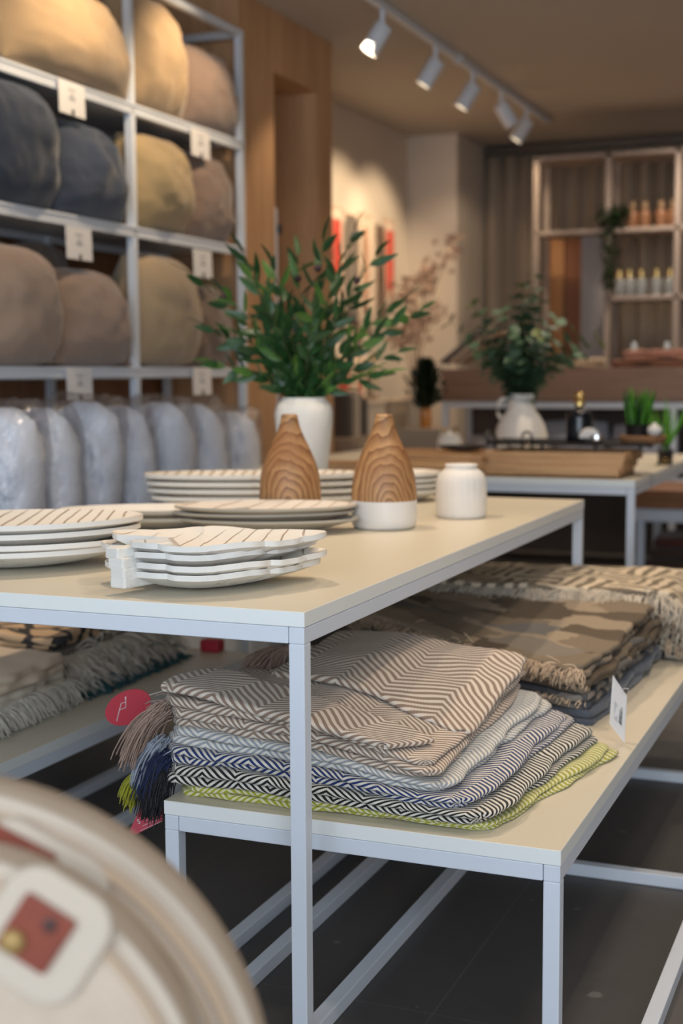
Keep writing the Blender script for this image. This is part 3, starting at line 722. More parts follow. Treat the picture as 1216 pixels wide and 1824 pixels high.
for bi, (a, b, c) in enumerate(tips):
    T = LAT*a+DEP*c*1.1+Vector((0, 0, b)); T0 = Vector((0, 0, -.12))
    c1 = Vector((LAT*a*.12+Vector((0, 0, b*.35+.02)))); pts = []
    for k in range(11):
        u = k/10; pts.append(T0*(1-u)**3+Vector((0, 0, .02))*3*u*(1-u)**2+c1*3*u*u*(1-u)+T*u**3)
    mb = MB(); mb.tube(pts, [.0032*(1-.6*k/10) for k in range(11)], 5); br = mb.build('branch', STEM, bq, smooth=True)
    mb = MB(); nl = 24
    for k in range(nl):
        u = .25+.75*k/(nl-1); i = min(9, int(u*10)); p = pts[i].lerp(pts[i+1], u*10-i)
        tg_ = (pts[min(i+1, 10)]-pts[max(i-1, 0)]).normalized()
        ph = k*2.4+random.uniform(-.5, .5); x = tg_.cross(Vector((0, 0, 1))); x = x.normalized() if x.length > .05 else Vector((1, 0, 0)); y = tg_.cross(x)
        o_ = x*cos(ph)+y*sin(ph); d = tg_*random.uniform(.55, 1.0)+o_*random.uniform(.5, .95)+Vector((0, 0, .08))
        if k == nl-1: d = tg_
        leaf(mb, p, d, (o_+Vector((random.gauss(0, .5), random.gauss(0, .5), .6))).normalized(), random.uniform(.07, .105), random.uniform(.023, .033), 1 if random.random() < .22+.2*(b < .3) else 0, random.uniform(-.05, .3))
    fo = mb.build('foliage', OL, br, smooth=True)
    if bi in (5, 6, 8, 0, 3):
        mb = MB(); e = pts[-2]+Vector((random.uniform(-.01, .01), 0, .01))
        mb.lathe([(.001, -.013), (.008, -.01), (.0125, -.002), (.0115, .006), (.006, .012), (.001, .013)], e, 12); mb.build('berry', BERRY, br, smooth=True)

# ------------------------------------------------------------------ shelf of cushions on the left
SY0, SY1 = 3.1, 6.11
YP = [3.11, 4.06, 5.07, 6.095]
DZ = [.62, 1.257, 1.842, 2.345]; TOPZ = 2.87; SD = .46
t = thing('shelving_unit', 'tall white steel shelving unit filled with cushions along the oak wall', 'shelf', (SX-SD/2, (SY0+SY1)/2, 0))
o_ = t.location
def rel(v): return Vector(v)-o_
for y in YP:
    for x in (SX-.018, SX-SD+.018): MB().box(rel((x, y, TOPZ/2)), (.034, .034, TOPZ)).build('post', PAINT, t, bevel=.002)
for zz in DZ:
    MB().box(rel((SX-SD/2, (SY0+SY1)/2, zz-.012)), (SD-.07, SY1-SY0-.07, .022)).build('shelf', PAINT, t, bevel=.002)
    m = MB()
    m.box(rel((SX-.012, (SY0+SY1)/2, zz-.022)), (.022, SY1-SY0, .044)); m.box(rel((SX-.002, (SY0+SY1)/2, zz-.005)), (.012, SY1-SY0, .012))
    m.box(rel((SX-SD+.012, (SY0+SY1)/2, zz-.025)), (.022, SY1-SY0, .05))
    m.build('shelf_rail', PAINT, t, bevel=.002)
m = MB()
for x in (SX-.018, SX-SD+.018): m.box(rel((x, (SY0+SY1)/2, TOPZ-.017)), (.034, SY1-SY0, .034))
for y in YP: m.box(rel((SX-SD/2, y, TOPZ-.017)), (SD, .034, .034))
m.build('top_frame', PAINT, t, bevel=.002)
def cushion_mesh(w, h, t_, seed, wr=.022, rd=.11):
    mb = MB(); n = 34
    for side in (1, -1):
        def cf(u, v):
            a = u*2-1; b = v*2-1
            a = math.copysign(1-(1-abs(a))**1.35, a); b = math.copysign(1-(1-abs(b))**1.35, b)
            k_ = max(0, abs(a)+abs(b)-1.3)*rd; px = (a-math.copysign(k_, a))*w/2; pz = (b-math.copysign(k_, b))*h/2
            th = t_/2*((1-abs(a)**2.1)*(1-abs(b)**2.1))**.55
            th *= 1+.12*nz(a*1.4+seed, b*1.4, seed)
            f = side*(th+wr*nz(a*3+seed, b*2.5, side*seed+3)*(th/(t_/2))+wr*.5*nz(a*9+seed, b*7, side+seed)*(th/(t_/2)))
            return (Vector((px, f, pz)), (px, pz))
        mb.grid(cf, n, n, flip=side < 0)
    return mb
def cushion(label, mat, Y, X, zd, w, h, t_, yaw=pi/2, lean=-.12, roll=0., seed=1, group='cushions on the white shelving unit', fringe=None, name='cushion'):
    c = thing(name, label, 'cushion', (X, Y, zd+h/2*cos(lean)*cos(roll)*.985+abs(sin(roll))*w*.35+.002), 0, group)
    c.rotation_euler = (lean, roll, yaw)
    cushion_mesh(w, h, t_, seed).build('cover', mat, c, smooth=True, merge=.0001)
    if fringe:
        mb = MB(); 
        def be(s): return Vector((w/2*.97*(1 if s < .5 else -1), 0, (random.random()-.5)*h*.95))
        for sgn in (-1, 1): strands(mb, lambda s: Vector((sgn*w/2*.96, random.gauss(0, .004), (s-.5)*h*.95)), 170, (sgn, 0, 0), .05, .3, .1, r=.0022, k=4)
        mb.build('fringe', fringe, c, smooth=True)
    return c
def CFAB(n, c, s=40): return fabric(n, srgb(*c), tuple(k*.6 for k in srgb(*c)), 260, .3, 5, .3)
TAN = CFAB('tan_velvet', (184, 156, 120)); OCH = CFAB('ochre_velvet', (182, 158, 116)); MAUVE = CFAB('mauve_velvet', (146, 124, 112)); NAVY = CFAB('navy_linen', (44, 54, 72)); SLATE = CFAB('slate_linen', (64, 74, 94))
ROSE = CFAB('rose_beige_linen', (172, 148, 130)); ROSE2 = CFAB('rose_grey_linen', (160, 138, 124)); BEI = CFAB('beige_linen', (178, 156, 126)); DKG = CFAB('dark_grey_linen', (70, 64, 60)); TAUPE = CFAB('taupe_linen', (128, 110, 98))
XC = SX-.10
# top deck
cushion('large tan velvet cushion with a seam, lying at far left of the top shelf', TAN, 4.62, XC+.02, DZ[3], .92, .40, .34, lean=-.35, seed=2)
cushion('golden tan cushion behind the front one on the top shelf', OCH, 4.62, XC-.2, DZ[3], .84, .54, .22, lean=-.15, seed=3)
cushion('golden tan velvet cushion left of the pair in the top right bay', TAN, 5.34, XC, DZ[3], .54, .52, .30, lean=-.15, seed=4)
cushion('brown-beige velvet cushion right of the pair in the top right bay', MAUVE, 5.82, XC, DZ[3], .56, .40, .30, lean=-.25, seed=5)
# second deck
cushion('dark navy linen cushion at far left of the second shelf', NAVY, 4.28, XC+.03, DZ[2], .50, .46, .32, seed=6)
cushion('slate navy linen cushion beside the post on the second shelf', SLATE, 4.76, XC+.02, DZ[2], .54, .40, .30, lean=-.3, seed=7)
cushion('black-grey cushion at the back of the second shelf', DKG, 4.5, XC-.20, DZ[2], .52, .45, .16, seed=8)
cushion('ochre velvet cushion left in the second right bay', OCH, 5.34, XC+.02, DZ[2], .52, .42, .32, seed=10)
cushion('mauve grey velvet cushion right in the second right bay', MAUVE, 5.82, XC+.0, DZ[2], .50, .42, .26, seed=11)
cushion('ochre cushion standing behind the slate one on the second shelf', OCH, 4.86, XC-.19, DZ[2], .34, .44, .14, seed=9)
# third deck
cushion('smooth rose-beige linen cushion at far left of the third shelf', ROSE, 4.24, XC+.04, DZ[1], .52, .45, .34, seed=12)
cushion('rose-grey cushion with frayed edges beside the post on the third shelf', ROSE2, 4.75, XC+.03, DZ[1], .56, .40, .30, lean=-.22, seed=13, fringe=yarn('rose_yarn', srgb(186, 160, 138)))
cushion('dark grey cushion at the back of the third shelf', DKG, 4.36, XC-.2, DZ[1], .54, .52, .16, seed=14)
cushion('taupe cushion at the back of the third shelf near the post', TAUPE, 4.84, XC-.2, DZ[1], .40, .52, .14, seed=15)
cushion('round-cornered beige linen cushion left in the third right bay', BEI, 5.36, XC+.03, DZ[1], .54, .50, .34, seed=16)
cushion('small taupe cushion at the right end of the third shelf', TAUPE, 5.84, XC, DZ[1], .44, .40, .22, seed=17)
# price tags hung on the shelf edges
tags = [(128, 176, 'white price tag on the left of the top shelf edge'), (357, 256, 'white price tag on the right of the top shelf edge'), (141, 434, 'white price tag on the left of the second shelf edge'), (361, 470, 'white price tag beside the olive leaves on the second shelf edge'), (142, 684, 'white price tag on the left of the third shelf edge'), (360, 679, 'white price tag on the right of the third shelf edge')]
for px, py, lb in tags:
    q = at_x(px, py, SX+.008)
    t = thing('price_tag', lb, 'tag', q); t.rotation_euler = (0, radians(-1.5), radians(2)); w = .19
    MB().box((0, 0, 0), (.0015, w, .125)).build('card', CARD, t)
    m = MB()
    for k, (yy, zz, ww) in enumerate(((0, .032, .05), (0, .012, .03), (0, -.002, .045))): m.box((.0015, yy, zz), (.0006, ww, .007 if k < 2 else .012))
    m.build('print', INKG, t); MB().box((.003, 0, -.052), (.006, .012, .022)).build('clip', INK, t, bevel=.001)

# platform with bagged pillows
tag(MB().box((-2.77, 4.95, .305), (.42, 2.6, .61)).build('platform', PAINT, bevel=.004), 'low white platform carrying the bagged white pillows', 'platform')
PIL = fabric('white_pillow_cotton', srgb(236, 240, 248), srgb(200, 208, 222), 300, .2, 6)
def plastic():
    t = NT('clear_plastic'); g = t.n('ShaderNodeBsdfGlossy'); g.inputs['Roughness'].default_value = .16; g.inputs['Color'].default_value = (1, 1, 1, 1)
    tr = t.n('ShaderNodeBsdfTransparent'); tr.inputs[0].default_value = (.93, .94, .96, 1); mx = t.n('ShaderNodeMixShader')
    lw = t.n('ShaderNodeLayerWeight'); lw.inputs[0].default_value = .35
    nzz = t.noise(t.coord(), 9, 4, .7); bp = t.n('ShaderNodeBump'); bp.inputs['Strength'].default_value = .9; bp.inputs['Distance'].default_value = .04; t.l(nzz, bp.inputs['Height']); t.l(bp.outputs[0], g.inputs['Normal']); t.l(bp.outputs[0], lw.inputs['Normal'])
    t.l(t.math('ADD', t.math('MULTIPLY', lw.outputs['Facing'], .32), .07), mx.inputs[0]); t.l(tr.outputs[0], mx.inputs[1]); t.l(g.outputs[0], mx.inputs[2])
    out = [n for n in t.t.nodes if n.type == 'OUTPUT_MATERIAL'][0]; t.l(mx.outputs[0], out.inputs[0]); return t.m
PLAS = plastic()
pil = [(22, 'white pillow in clear plastic at the far left of the platform'), (92, 'second bagged white pillow from the left'), (165, 'third bagged white pillow from the left, slightly tilted'), (228, 'fourth bagged white pillow from the left'), (300, 'fifth bagged white pillow from the left'), (360, 'bagged white pillow second from the right end'), (420, 'bagged white pillow at the right end beside the oak panel')]
for i, (px, lb) in enumerate(pil):
    q = at_x(px, 820, -2.72); hh = (.52, .52, .53, .52, .52, .50, .46)[i]; hh *= 1
    t = thing('bagged_pillow', lb, 'pillow', (-2.76, q.y, .612+hh/2), 0, 'bagged white pillows'); t.rotation_euler = (.0, (.03, -.02, .08, -.07, .03, -.05, .02)[i], (.12, -.1, .2, .1, -.2, -.1, .15)[i])
    W_ = .29; th_ = (.25, .22, .25, .23, .27, .25, .26)[i]; hh *= (1, .97, 1.0, .95, .98, 1, 1)[i]
    cushion_mesh(W_, hh*.96, th_, 40+i, .04, .26).build('pillow', PIL, t, smooth=True, merge=.0001)
    mb = MB(); n = 30; sd = 60+i
    for side in (1, -1):
        def cf(u, v):
            a = u*2-1; b = v*2-1; th = (th_/2+.012)*((1-abs(a)**2.6)*(1-abs(b)**4))**.5
            w_ = .010*nz(a*4+sd, b*5, side*2)+.007*nz(a*11, b*9+sd, side)
            kk = 1-.22*max(0, abs(b)-.55)**1.5*2; return Vector((a*kk*(W_/2+.012)*(1+.05*nz(b*4, sd)), side*(th+abs(w_)*min(1, th*20)), b*hh*.5*(1.0+.07*(b > .5)*(1+nz(a*5, sd)))))
        mb.grid(cf, n, n, flip=side < 0)
    mb.build('plastic_bag', PLAS, t, smooth=True, merge=.0001)

# ------------------------------------------------------------------ track lights
TX = -2.49
tr = thing('light_track', 'white ceiling track running toward the curtains', 'light track', (TX, 6.0, CZ))
MB().box((0, 0, -.02), (.036, 8.2, .034)).build('rail', PAINT, tr, bevel=.002)
MB().box((0, 1.95, -.022), (.05, .12, .042)).build('connector', PAINT, tr, bevel=.003)
EM = bpy.data.materials.new('lamp_glow'); EM.use_nodes = True; b_ = EM.node_tree.nodes['Principled BSDF']
b_.inputs['Emission Color'].default_value = (1, .78, .5, 1); b_.inputs['Emission Strength'].default_value = 9; b_.inputs['Base Color'].default_value = (1, .9, .8, 1)
EM2 = EM.copy(); EM2.name = 'lamp_glow_dim'; EM2.node_tree.nodes['Principled BSDF'].inputs['Emission Strength'].default_value = 2.2
for i, (px, py, w_, dm) in enumerate(((681, 22, 1, 0), (776, 103, .95, 1), (842, 155, .95, 1), (893, 190, .9, 2), (937, 224, .9, 1))):
    q = at_x(px, py, TX); y = q.y
    t = thing('spotlight', ('white cylinder track spotlight nearest the camera, brightly lit', 'second track spotlight from the camera', 'third track spotlight from the camera', 'fourth track spotlight, turned away', 'fifth and farthest track spotlight')[i], 'spotlight', (TX, y, CZ-.04), 0, 'track spotlights')
    MB().tube([(0, 0, .004), (0, 0, -.10)], .014, 10).build('stem', PAINT, t, smooth=True, angle=40)
    d = Vector((-.52, -.12, -.85)).normalized() if dm < 2 else Vector((.4, .5, -.8)).normalized()
    c = Vector((0, 0, -.09))-d*.02; x = d.cross(Vector((0, 1, 0))).normalized(); y_ = d.cross(x); R = Matrix((x, y_, d)).transposed()
    L_ = .155; r_ = .048; m = MB(); m.lathe([(r_*.9, 0), (r_, .006), (r_, L_), (r_*.93, L_+.001), (r_*.86, L_-.012)], seg=28); m.v = [tuple(c+R @ Vector(v)) for v in m.v]; m.uv = {}
    m.build('housing', PAINT, t, smooth=True, angle=40)
    m = MB(); m.lathe([(r_*.84, L_-.011), (r_*.84, L_-.004)], seg=28); m.v = [tuple(c+R @ Vector(v)) for v in m.v]; m.uv = {}
    m.build('bulb', EM if i == 0 else EM2, t)

# ------------------------------------------------------------------ far table: trays, vases, bottles
zb = ZB+.0008
def tray(label, x0, x1, y0, y1, z, h, mat=ACACIA, rotz=0, cat='tray', name='wooden_tray', group='wooden trays on the far table'):
    w, d = x1-x0, y1-y0; t = thing(name, label, cat, ((x0+x1)/2, (y0+y1)/2, z), rotz, group); b = .014
    MB().box((0, 0, .006), (w, d, .012)).build('base', mat, t, bevel=.002)
    m = MB()
    for s in (-1, 1): m.box((0, s*(d/2-b/2), h/2+.0), (w, b, h)); m.box((s*(w/2-b/2), 0, h/2), (b, d-2*b-.001, h))
    m.build('rim', mat, t, bevel=.003); return t
A = at_z(880, 846, ZB)
xr = at_z(1122, 853, ZB).x
tray('lowest wooden tray of the stack at the front edge of the far table', -1.56, -1.02, 5.33, 5.68, zb, .042)
tray('middle wooden tray stacked near the corner of the far table', -1.55, -1.01, 5.345, 5.70, zb+.030, .040, rotz=.015)
tray('topmost wooden tray below the black wire tray', -1.57, -1.0, 5.37, 5.74, zb+.060, .038, rotz=-.02)
tray('wooden tray at left under the black bowl', -2.22, -1.62, 5.6, 5.98, zb, .042, rotz=.03)
tray('upper wooden tray at left under the black bowl', -2.18, -1.66, 5.64, 6.0, zb+.030, .038, rotz=.0)
tray('wooden tray lying flat at the left front of the far table', -2.5, -1.98, 5.33, 5.58, zb, .036, rotz=.0)
q = at_y(825, 776, 5.85); z_ = zb+.069
o = MB().lathe([(.03, 0), (.05, .002), (.10, .012), (.118, .024), (.113, .024), (.09, .014), (.04, .006)], (0, 0, 0), 40).build('black_bowl', BLACK, smooth=True, loc=(q.x, q.y, z_)); tag(o, 'shallow black bowl on the wooden trays', 'bowl')
# black wire tray with loop handles
t = thing('wire_tray', 'long black metal tray with loop handles across the wooden trays', 'tray', (-1.27, 5.63, zb+.0995), .0)
MB().box((0, 0, .022), (.66, .28, .006)).build('tray_base', BLACK, t, bevel=.002)
m = MB(); m.tube([(-.33, -.14, .03), (.33, -.14, .03), (.33, .14, .03), (-.33, .14, .03), (-.33, -.14, .03)], .005, 6); m.build('rim', BLACK, t)
for sx in (-1, 1):
    m = MB(); m.tube([(sx*.335, -.06, .02), (sx*.355, -.058, .055), (sx*.36, 0, .068), (sx*.355, .058, .055), (sx*.335, .06, .02)], .0065, 8); m.build('handle', BLACK, t, smooth=True)
for sx in (-.3, -.1, .12, .3):
    for sy in (-.11, .11): MB().box((sx, sy, .0095), (.012, .012, .019)).build('foot', BLACK, t)
# brass and iron candle holders at the front
for px, py, lb, s in ((938, 812, 'black loop candle holder with brass ring at the front of the trays', 1), (1190, 822, 'black wire loop holder at the right of the far table', 1.2)):
    q = at_z(1183, 828, ZB) if s > 1 else at_y(px, py, 5.48); t = thing('candle_holder', lb, 'candle holder', (q.x, q.y, (zb if s > 1 else zb+.0995)))
    MB().lathe([(.03*s, 0), (.032*s, .003), (.03*s, .006)], seg=24).build('base', BLACK, t)
    m = MB(); m.tube([(-.02*s, 0, .004)]+[(.022*s*cos(a), 0, .045*s+.03*s*sin(a)) for a in [pi-k*pi/8 for k in range(9)]]+[(.02*s, 0, .004)], .005, 6); m.build('loop', BLACK, t, smooth=True)
    m = MB(); m.tube([(.015*cos(a), .006, .012+.004+.012*sin(a)) for a in [k*pi/6 for k in range(13)]], .003, 5); m.build('brass_ring', GOLD, t, smooth=True)
# white jug vase + eucalyptus
ev = at_z(929, 783, ZB+.0); ev = Vector((-1.66, 6.28, zb))
t = thing('jug_vase', 'squat matte white vase with narrow neck holding eucalyptus', 'vase', ev, PSI)
K2 = 1.12
MB().lathe([(r_*K2, z_*K2*1.06) for r_, z_ in [(.085, 0), (.10, .004), (.108, .02), (.112, .06), (.110, .10), (.100, .14), (.080, .175), (.060, .20), (.054, .22), (.055, .25), (.056, .265), (.053, .266), (.050, .25)]], seg=48).build('vase_body', MATTE, t, smooth=True, angle=60)
m = MB(); m.tube([(x_*K2, 0, z_*K2*1.06) for x_, z_ in ((-.052, .25), (-.085, .245), (-.10, .22), (-.098, .19), (-.086, .17))], .009, 8); m.build('handle', MATTE, t, smooth=True)
EU = [leaf_mat('eucalyptus_leaf', srgb(52, 80, 62), srgb(88, 116, 88), .55), leaf_mat('eucalyptus_young_leaf', srgb(88, 104, 56), srgb(108, 120, 66), .5)]
eq = thing('eucalyptus_bunch', 'bunch of round-leaved eucalyptus stems in the squat white vase', 'plant', ev+Vector((0, 0, .29)))
tips = [(-.33, .36, .0), (-.22, .44, .05), (-.10, .40, -.08), (-.02, .47, .06), (.06, .56, -.03), (.08, .46, .1), (.14, .36, -.1), (.25, .30, .03), (.34, .27, -.05), (-.26, .26, -.1), (-.14, .24, .12), (.10, .24, .12), (-.05, .3, -.14), (.2, .18, .0), (0, .52, 0), (-.17, .34, 0), (.02, .36, .12), (-.16, .14, .08)]
for a, b, c in tips+[(a*.7+.04, b*.8, -c) for a, b, c in tips[::2]]:
    T = LAT*a+DEP*c+Vector((0, 0, b)); T0 = Vector((0, 0, -.1)); c1 = Vector((LAT*a*.15+Vector((0, 0, b*.4+.02)))); pts = []
    for k in range(11):
        u = k/10; pts.append(T0*(1-u)**3+Vector((0, 0, .02))*3*u*(1-u)**2+c1*3*u*u*(1-u)+T*u**3)
    mb = MB(); mb.tube(pts, [.003*(1-.6*k/10) for k in range(11)], 5); br = mb.build('stem', STEM, eq, smooth=True)
    mb = MB(); nl = 13
    for k in range(nl):
        u = .22+.78*k/(nl-1); i = min(9, int(u*10)); p = pts[i].lerp(pts[i+1], u*10-i)
        tg_ = (pts[min(i+1, 10)]-pts[max(i-1, 0)]).normalized(); ph = k*1.9+random.random()
        x = tg_.cross(Vector((0, 0, 1))); x = x.normalized() if x.length > .05 else Vector((1, 0, 0)); y = tg_.cross(x)
        for sg in (1, -1):
            o_ = (x*cos(ph)+y*sin(ph))*sg; d = tg_*.35+o_
            leaf(mb, p, d, (tg_+Vector((random.gauss(0, .3), random.gauss(0, .3), .2))).normalized(), random.uniform(.06, .078)*(1.1-.3*u), random.uniform(.056, .07)*(1.1-.3*u), 1 if (u > .98 and random.random() < .4) else 0, .1, True)
    mb.build('foliage', EU, br, smooth=True)
# black bottle with brass cap
q = at_y(1031, 795, 5.67); q.z = zb+.125
t = thing('black_bottle', 'round-shouldered black glass bottle with shiny brass cap', 'bottle', q)
MB().lathe([(.048, 0), (.054, .004), (.055, .02), (.055, .105), (.050, .125), (.036, .136), (.020, .14), (.017, .15), (.015, .15)], seg=36).build('bottle_body', BLACKG, t, smooth=True, angle=60)
MB().lathe([(.020, .151), (.0225, .153), (.0225, .175), (.019, .18), (.0225, .185), (.0225, .20), (.018, .206), (.004, .207)], seg=24).build('cap', GOLD, t, smooth=True, angle=40)
q = at_y(1049, 790, 5.56); q.z = zb+.125
t = thing('stone_ornament', 'half-round white stone ornament in front of the black bottle', 'ornament', q, PSI)
m = MB(); pts_ = [(.042*cos(a), .042*sin(a)) for a in [k*pi/16 for k in range(17)]]
for d in (-.012, .012):
    m.face(*[m.vert((x, d, z+.022)) for x, z in pts_])
for k in range(17): j = (k+1) % 17; m.face(k, j, j+17, k+17)
m.build('half_disc', MATTE, t, bevel=.004); MB().box((0, 0, .0105), (.03, .03, .021)).build('stand', BLACK, t, bevel=.003)
q = at_y(1062, 800, 5.53); 
t = thing('tealight_holder', 'small silver mirrored tealight holder on the black tray', 'candle holder', (q.x, q.y, zb+.126)); SIL = plain('silver', (.8, .8, .8), .12, 1)
MB().lathe([(.02, 0), (.026, .004), (.028, .02), (.026, .036), (.022, .036), (.022, .01)], seg=24).build('cup', SIL, t, smooth=True, angle=50)
# grass pot on a woven tray
q = at_y(1133, 790, 5.60); gx, gy = q.x, q.y
t = thing('woven_tray', 'small round woven rattan tray under the grass pot', 'tray', (gx+.02, gy+.03, zb+.125)); RAT = plain('rattan', srgb(150, 108, 74), .8, var=.25, nscale=120, bump=.6)
MB().lathe([(.078, 0), (.086, .003), (.092, .02), (.094, .034), (.088, .034), (.084, .012)], seg=48, flute=.015, nfl=24).build('woven_body', RAT, t, smooth=True)
gq = Vector((gx+.0, gy+.03, zb+.138))
t = thing('potted_grass', 'bright green artificial grass in a black pot on the woven tray', 'plant', gq)
MB().lathe([(.04, 0), (.046, .004), (.052, .062), (.054, .066), (.048, .066), (.044, .055)], seg=32).build('pot', BLACK, t, smooth=True, angle=50)
GR = [leaf_mat('grass_green', srgb(60, 130, 30), srgb(110, 180, 50), .45), leaf_mat('grass_dark', srgb(16, 50, 22), srgb(36, 84, 30), .5)]
mb = MB()
for k in range(210):
    a = random.random()*2*pi; rr = .042*sqrt(random.random()); p = Vector((rr*cos(a), rr*sin(a), .05)); d = Vector((cos(a)*rr*5.5, sin(a)*rr*5.5, 1))
    leaf(mb, p, d, Vector((sin(a*3), cos(a*5), .2)), random.uniform(.08, .175), .006, 0 if random.random() < .62 else 1, .12)
mb.build('grass_blades', GR, t, smooth=True)
q = at_y(1182, 783, 5.95)
o = MB().lathe([(.012, 0), (.024, .006), (.03, .02), (.026, .034), (.012, .042), (.008, .05), (.003, .052)], seg=20).build('white_ornament', MATTE, smooth=True, loc=(gx+.075, gy-.02, zb+.160)); tag(o, 'small white bird-shaped ornament beside the grass pot', 'ornament')
# airy green sprig and candle behind
t = thing('potted_sprig', 'thin pale green sprig plant behind the grass pot', 'plant', (-1.0, 6.35, zb)); MB().lathe([(.03, 0), (.035, .05), (.04, .06), (.034, .06)], seg=24).build('pot', BLACK, t, smooth=True)
mb = MB()
for k in range(60): a = random.random()*2*pi; leaf(mb, Vector((0, 0, .05)), Vector((cos(a)*.5, sin(a)*.5, 1)), Vector((0, 1, .3)), random.uniform(.15, .28), .008, 0, .2)
mb.build('leaves', GR, t, smooth=True)
t = thing('jar', 'white ceramic jar behind the trays on the far table', 'jar', (-2.05, 6.4, zb)); MB().lathe([(.05, 0), (.06, .005), (.062, .09), (.05, .105), (.05, .11), (.04, .11)], seg=32).build('jar_body', CERAMIC, t, smooth=True, angle=50)
MB().lathe([(.052, .111), (.052, .118), (.01, .124), (.008, .135), (.002, .137)], seg=24).build('lid', CERAMIC, t, smooth=True, angle=50)

# things below/behind the far table
WB = wood('low_bench_wood', srgb(112, 72, 42), srgb(140, 94, 58), 'X', 5)
t = thing('wooden_bench', 'low brown wooden bench behind the far table on the right', 'bench', (-.55, 7.55, 0)); 
MB().box((0, 0, .56), (1.5, .6, .10)).build('bench_top', WB, t, bevel=.004)
MB().box((0, -.27, .475), (1.5, .03, .07)).build('apron', PAINT, t, bevel=.002)
for sx in (-.72, .72):
    for sy in (-.26, .26): MB().box((sx, sy, .22), (.04, .04, .44)).build('leg', PAINT, t)
MB().box((0, 0, .16), (1.4, .5, .03)).build('lower_shelf', plain('dark_shelf', srgb(46, 38, 34), .6), t)
RUG = fabric('brown_rug', srgb(84, 62, 48), srgb(48, 38, 32), 200, .5, 12)
for i in range(3):
    mb = MB(); slab(mb, rot_quad(-.95+.02*i, 7.5, .62, .42, .03*i), .178+i*.06, .058, 200+i, lambda x, y, z: z, nu=30, nv=24)
    tag(mb.build('folded_rug', RUG if i != 2 else fabric('red_brown_rug', srgb(104, 50, 40), srgb(52, 38, 32), 200, .4, 9), smooth=True, merge=.0001), ('lowest folded brown rug on the dark shelf under the wooden bench', 'middle folded brown rug under the wooden bench', 'topmost red-brown folded rug under the wooden bench')[i], 'rug', 'rugs under the wooden bench')
o = MB().lathe([(.06, 0), (.09, .004), (.16, .05), (.19, .085), (.183, .085), (.14, .045), (.05, .012)], seg=40).build('black_bowl', BLACK, smooth=True, loc=(-.35, 7.45, .177)); tag(o, 'large black bowl on the dark shelf at the right edge', 'bowl')

# counter with storage below
t = thing('wooden_counter', 'long taupe wood counter in front of the curtains', 'counter', (-1.0, 8.8, 0))
cl, cr = -1.78, 2.2; 
MB().box(((cl+cr)/2, 0, 1.148), (cr-cl, .6, .205)).build('counter_top', OAKD, t, bevel=.004)
m = MB(); m.box(((cl+cr)/2, -.27, 1.022), (cr-cl, .04, .04)); m.box((cl+.02, -.27, .51), (.04, .04, 1.0)); m.box((cl+.02, .27, .51), (.04, .04, 1.0)); m.box(((cl+cr)/2, -.27, .55), (cr-cl, .04, .03)); m.box((-.3, -.27, .51), (.04, .04, 1.0)); m.box((cr-.02, 0, .51), (.04, .5, 1.0))
m.build('steel_frame', PAINT, t, bevel=.002)
MB().box(((cl+cr)/2, 0, .555), (cr-cl-.08, .5, .02)).build('shelf', PAINT, t)
MB().box(((cl+cr)/2, .28, .52), (cr-cl, .02, 1.0)).build('back_panel', plain('dark_panel', srgb(96, 84, 76), .7), t)
for i, (x, w, h, c, lb) in enumerate(((-2.42, .46, .26, (196, 196, 202), 'rounded white linen cushion under the counter at left'), (-1.95, .46, .36, (182, 186, 198), 'pale blue-white cushion under the counter behind the white vase'), (-1.5, .42, .34, (190, 192, 200), 'pale grey cushion under the counter beside the black bottle'), (-.98, .5, .3, (96, 82, 76), 'dark brown cushion under the counter behind the grass'))):
    cushion(lb, CFAB('stored_linen', c), 8.68, x, .567, w, h, .22, yaw=0, lean=-.1, seed=70+i, group='cushions under the counter', name='stored_cushion')
# goods on the counter
def pile(name, label, mat, cx, cy, z, w, d, h, rot=0, seed=0, n=1, grp=None):
    mb = MB(); hh = h/n
    for k in range(n): slab(mb, rot_quad(cx, cy, w, d, rot), z+k*hh, hh*1.05, seed+k, lambda x, y, z: z+.012*nz(x*9, y*9, seed)*min(1, (z-1.25)/.03), nu=30, nv=24, wob=.02, wz=.01)
    return tag(mb.build(name, mat, smooth=True, merge=.0001), label, 'textile', grp)
CT = 1.2515
pile('folded_towel', 'folded dusty pink towel on top of the pile on the counter', fabric('dusty_pink', srgb(170, 118, 98), None, 200), -1.42, 8.75, CT+.055, .42, .3, .055, .05, 301, 2, 'towels on the counter')
pile('folded_towel', 'folded rust brown towel under the dusty pink one', fabric('rust_brown', srgb(128, 84, 60), None, 200), -1.45, 8.75, CT, .52, .34, .05, 0, 303, 2, 'towels on the counter')
pile('folded_towel', 'crumpled cream towel in the middle of the counter', fabric('cream_towel', srgb(196, 172, 142), None, 200), -1.95, 8.75, CT, .36, .3, .06, .2, 305, 2, 'towels on the counter')
t = thing('leaning_boards', 'grey folder leaning at the left end of the counter', 'folder', (-2.68, 8.7, CT+.145)); t.rotation_euler = (0, radians(52), 0)
MB().box((0, 0, 0), (.02, .26, .34)).build('board', plain('greyboard', srgb(120, 112, 110), .7), t, bevel=.003)
for i, (dx, c) in enumerate(((.07, (206, 184, 160)), (.13, (176, 156, 136)))):
    t = thing('leaning_print', ('cream print leaning on the grey folder on the counter', 'tan print leaning rightmost on the counter end')[i], 'print', (-2.68+dx, 8.68, CT+.145)); t.rotation_euler = (0, radians(52), 0)
    MB().box((0, 0, 0), (.02, .24, .33)).build('board', plain('print_board', srgb(*c), .7), t, bevel=.003)

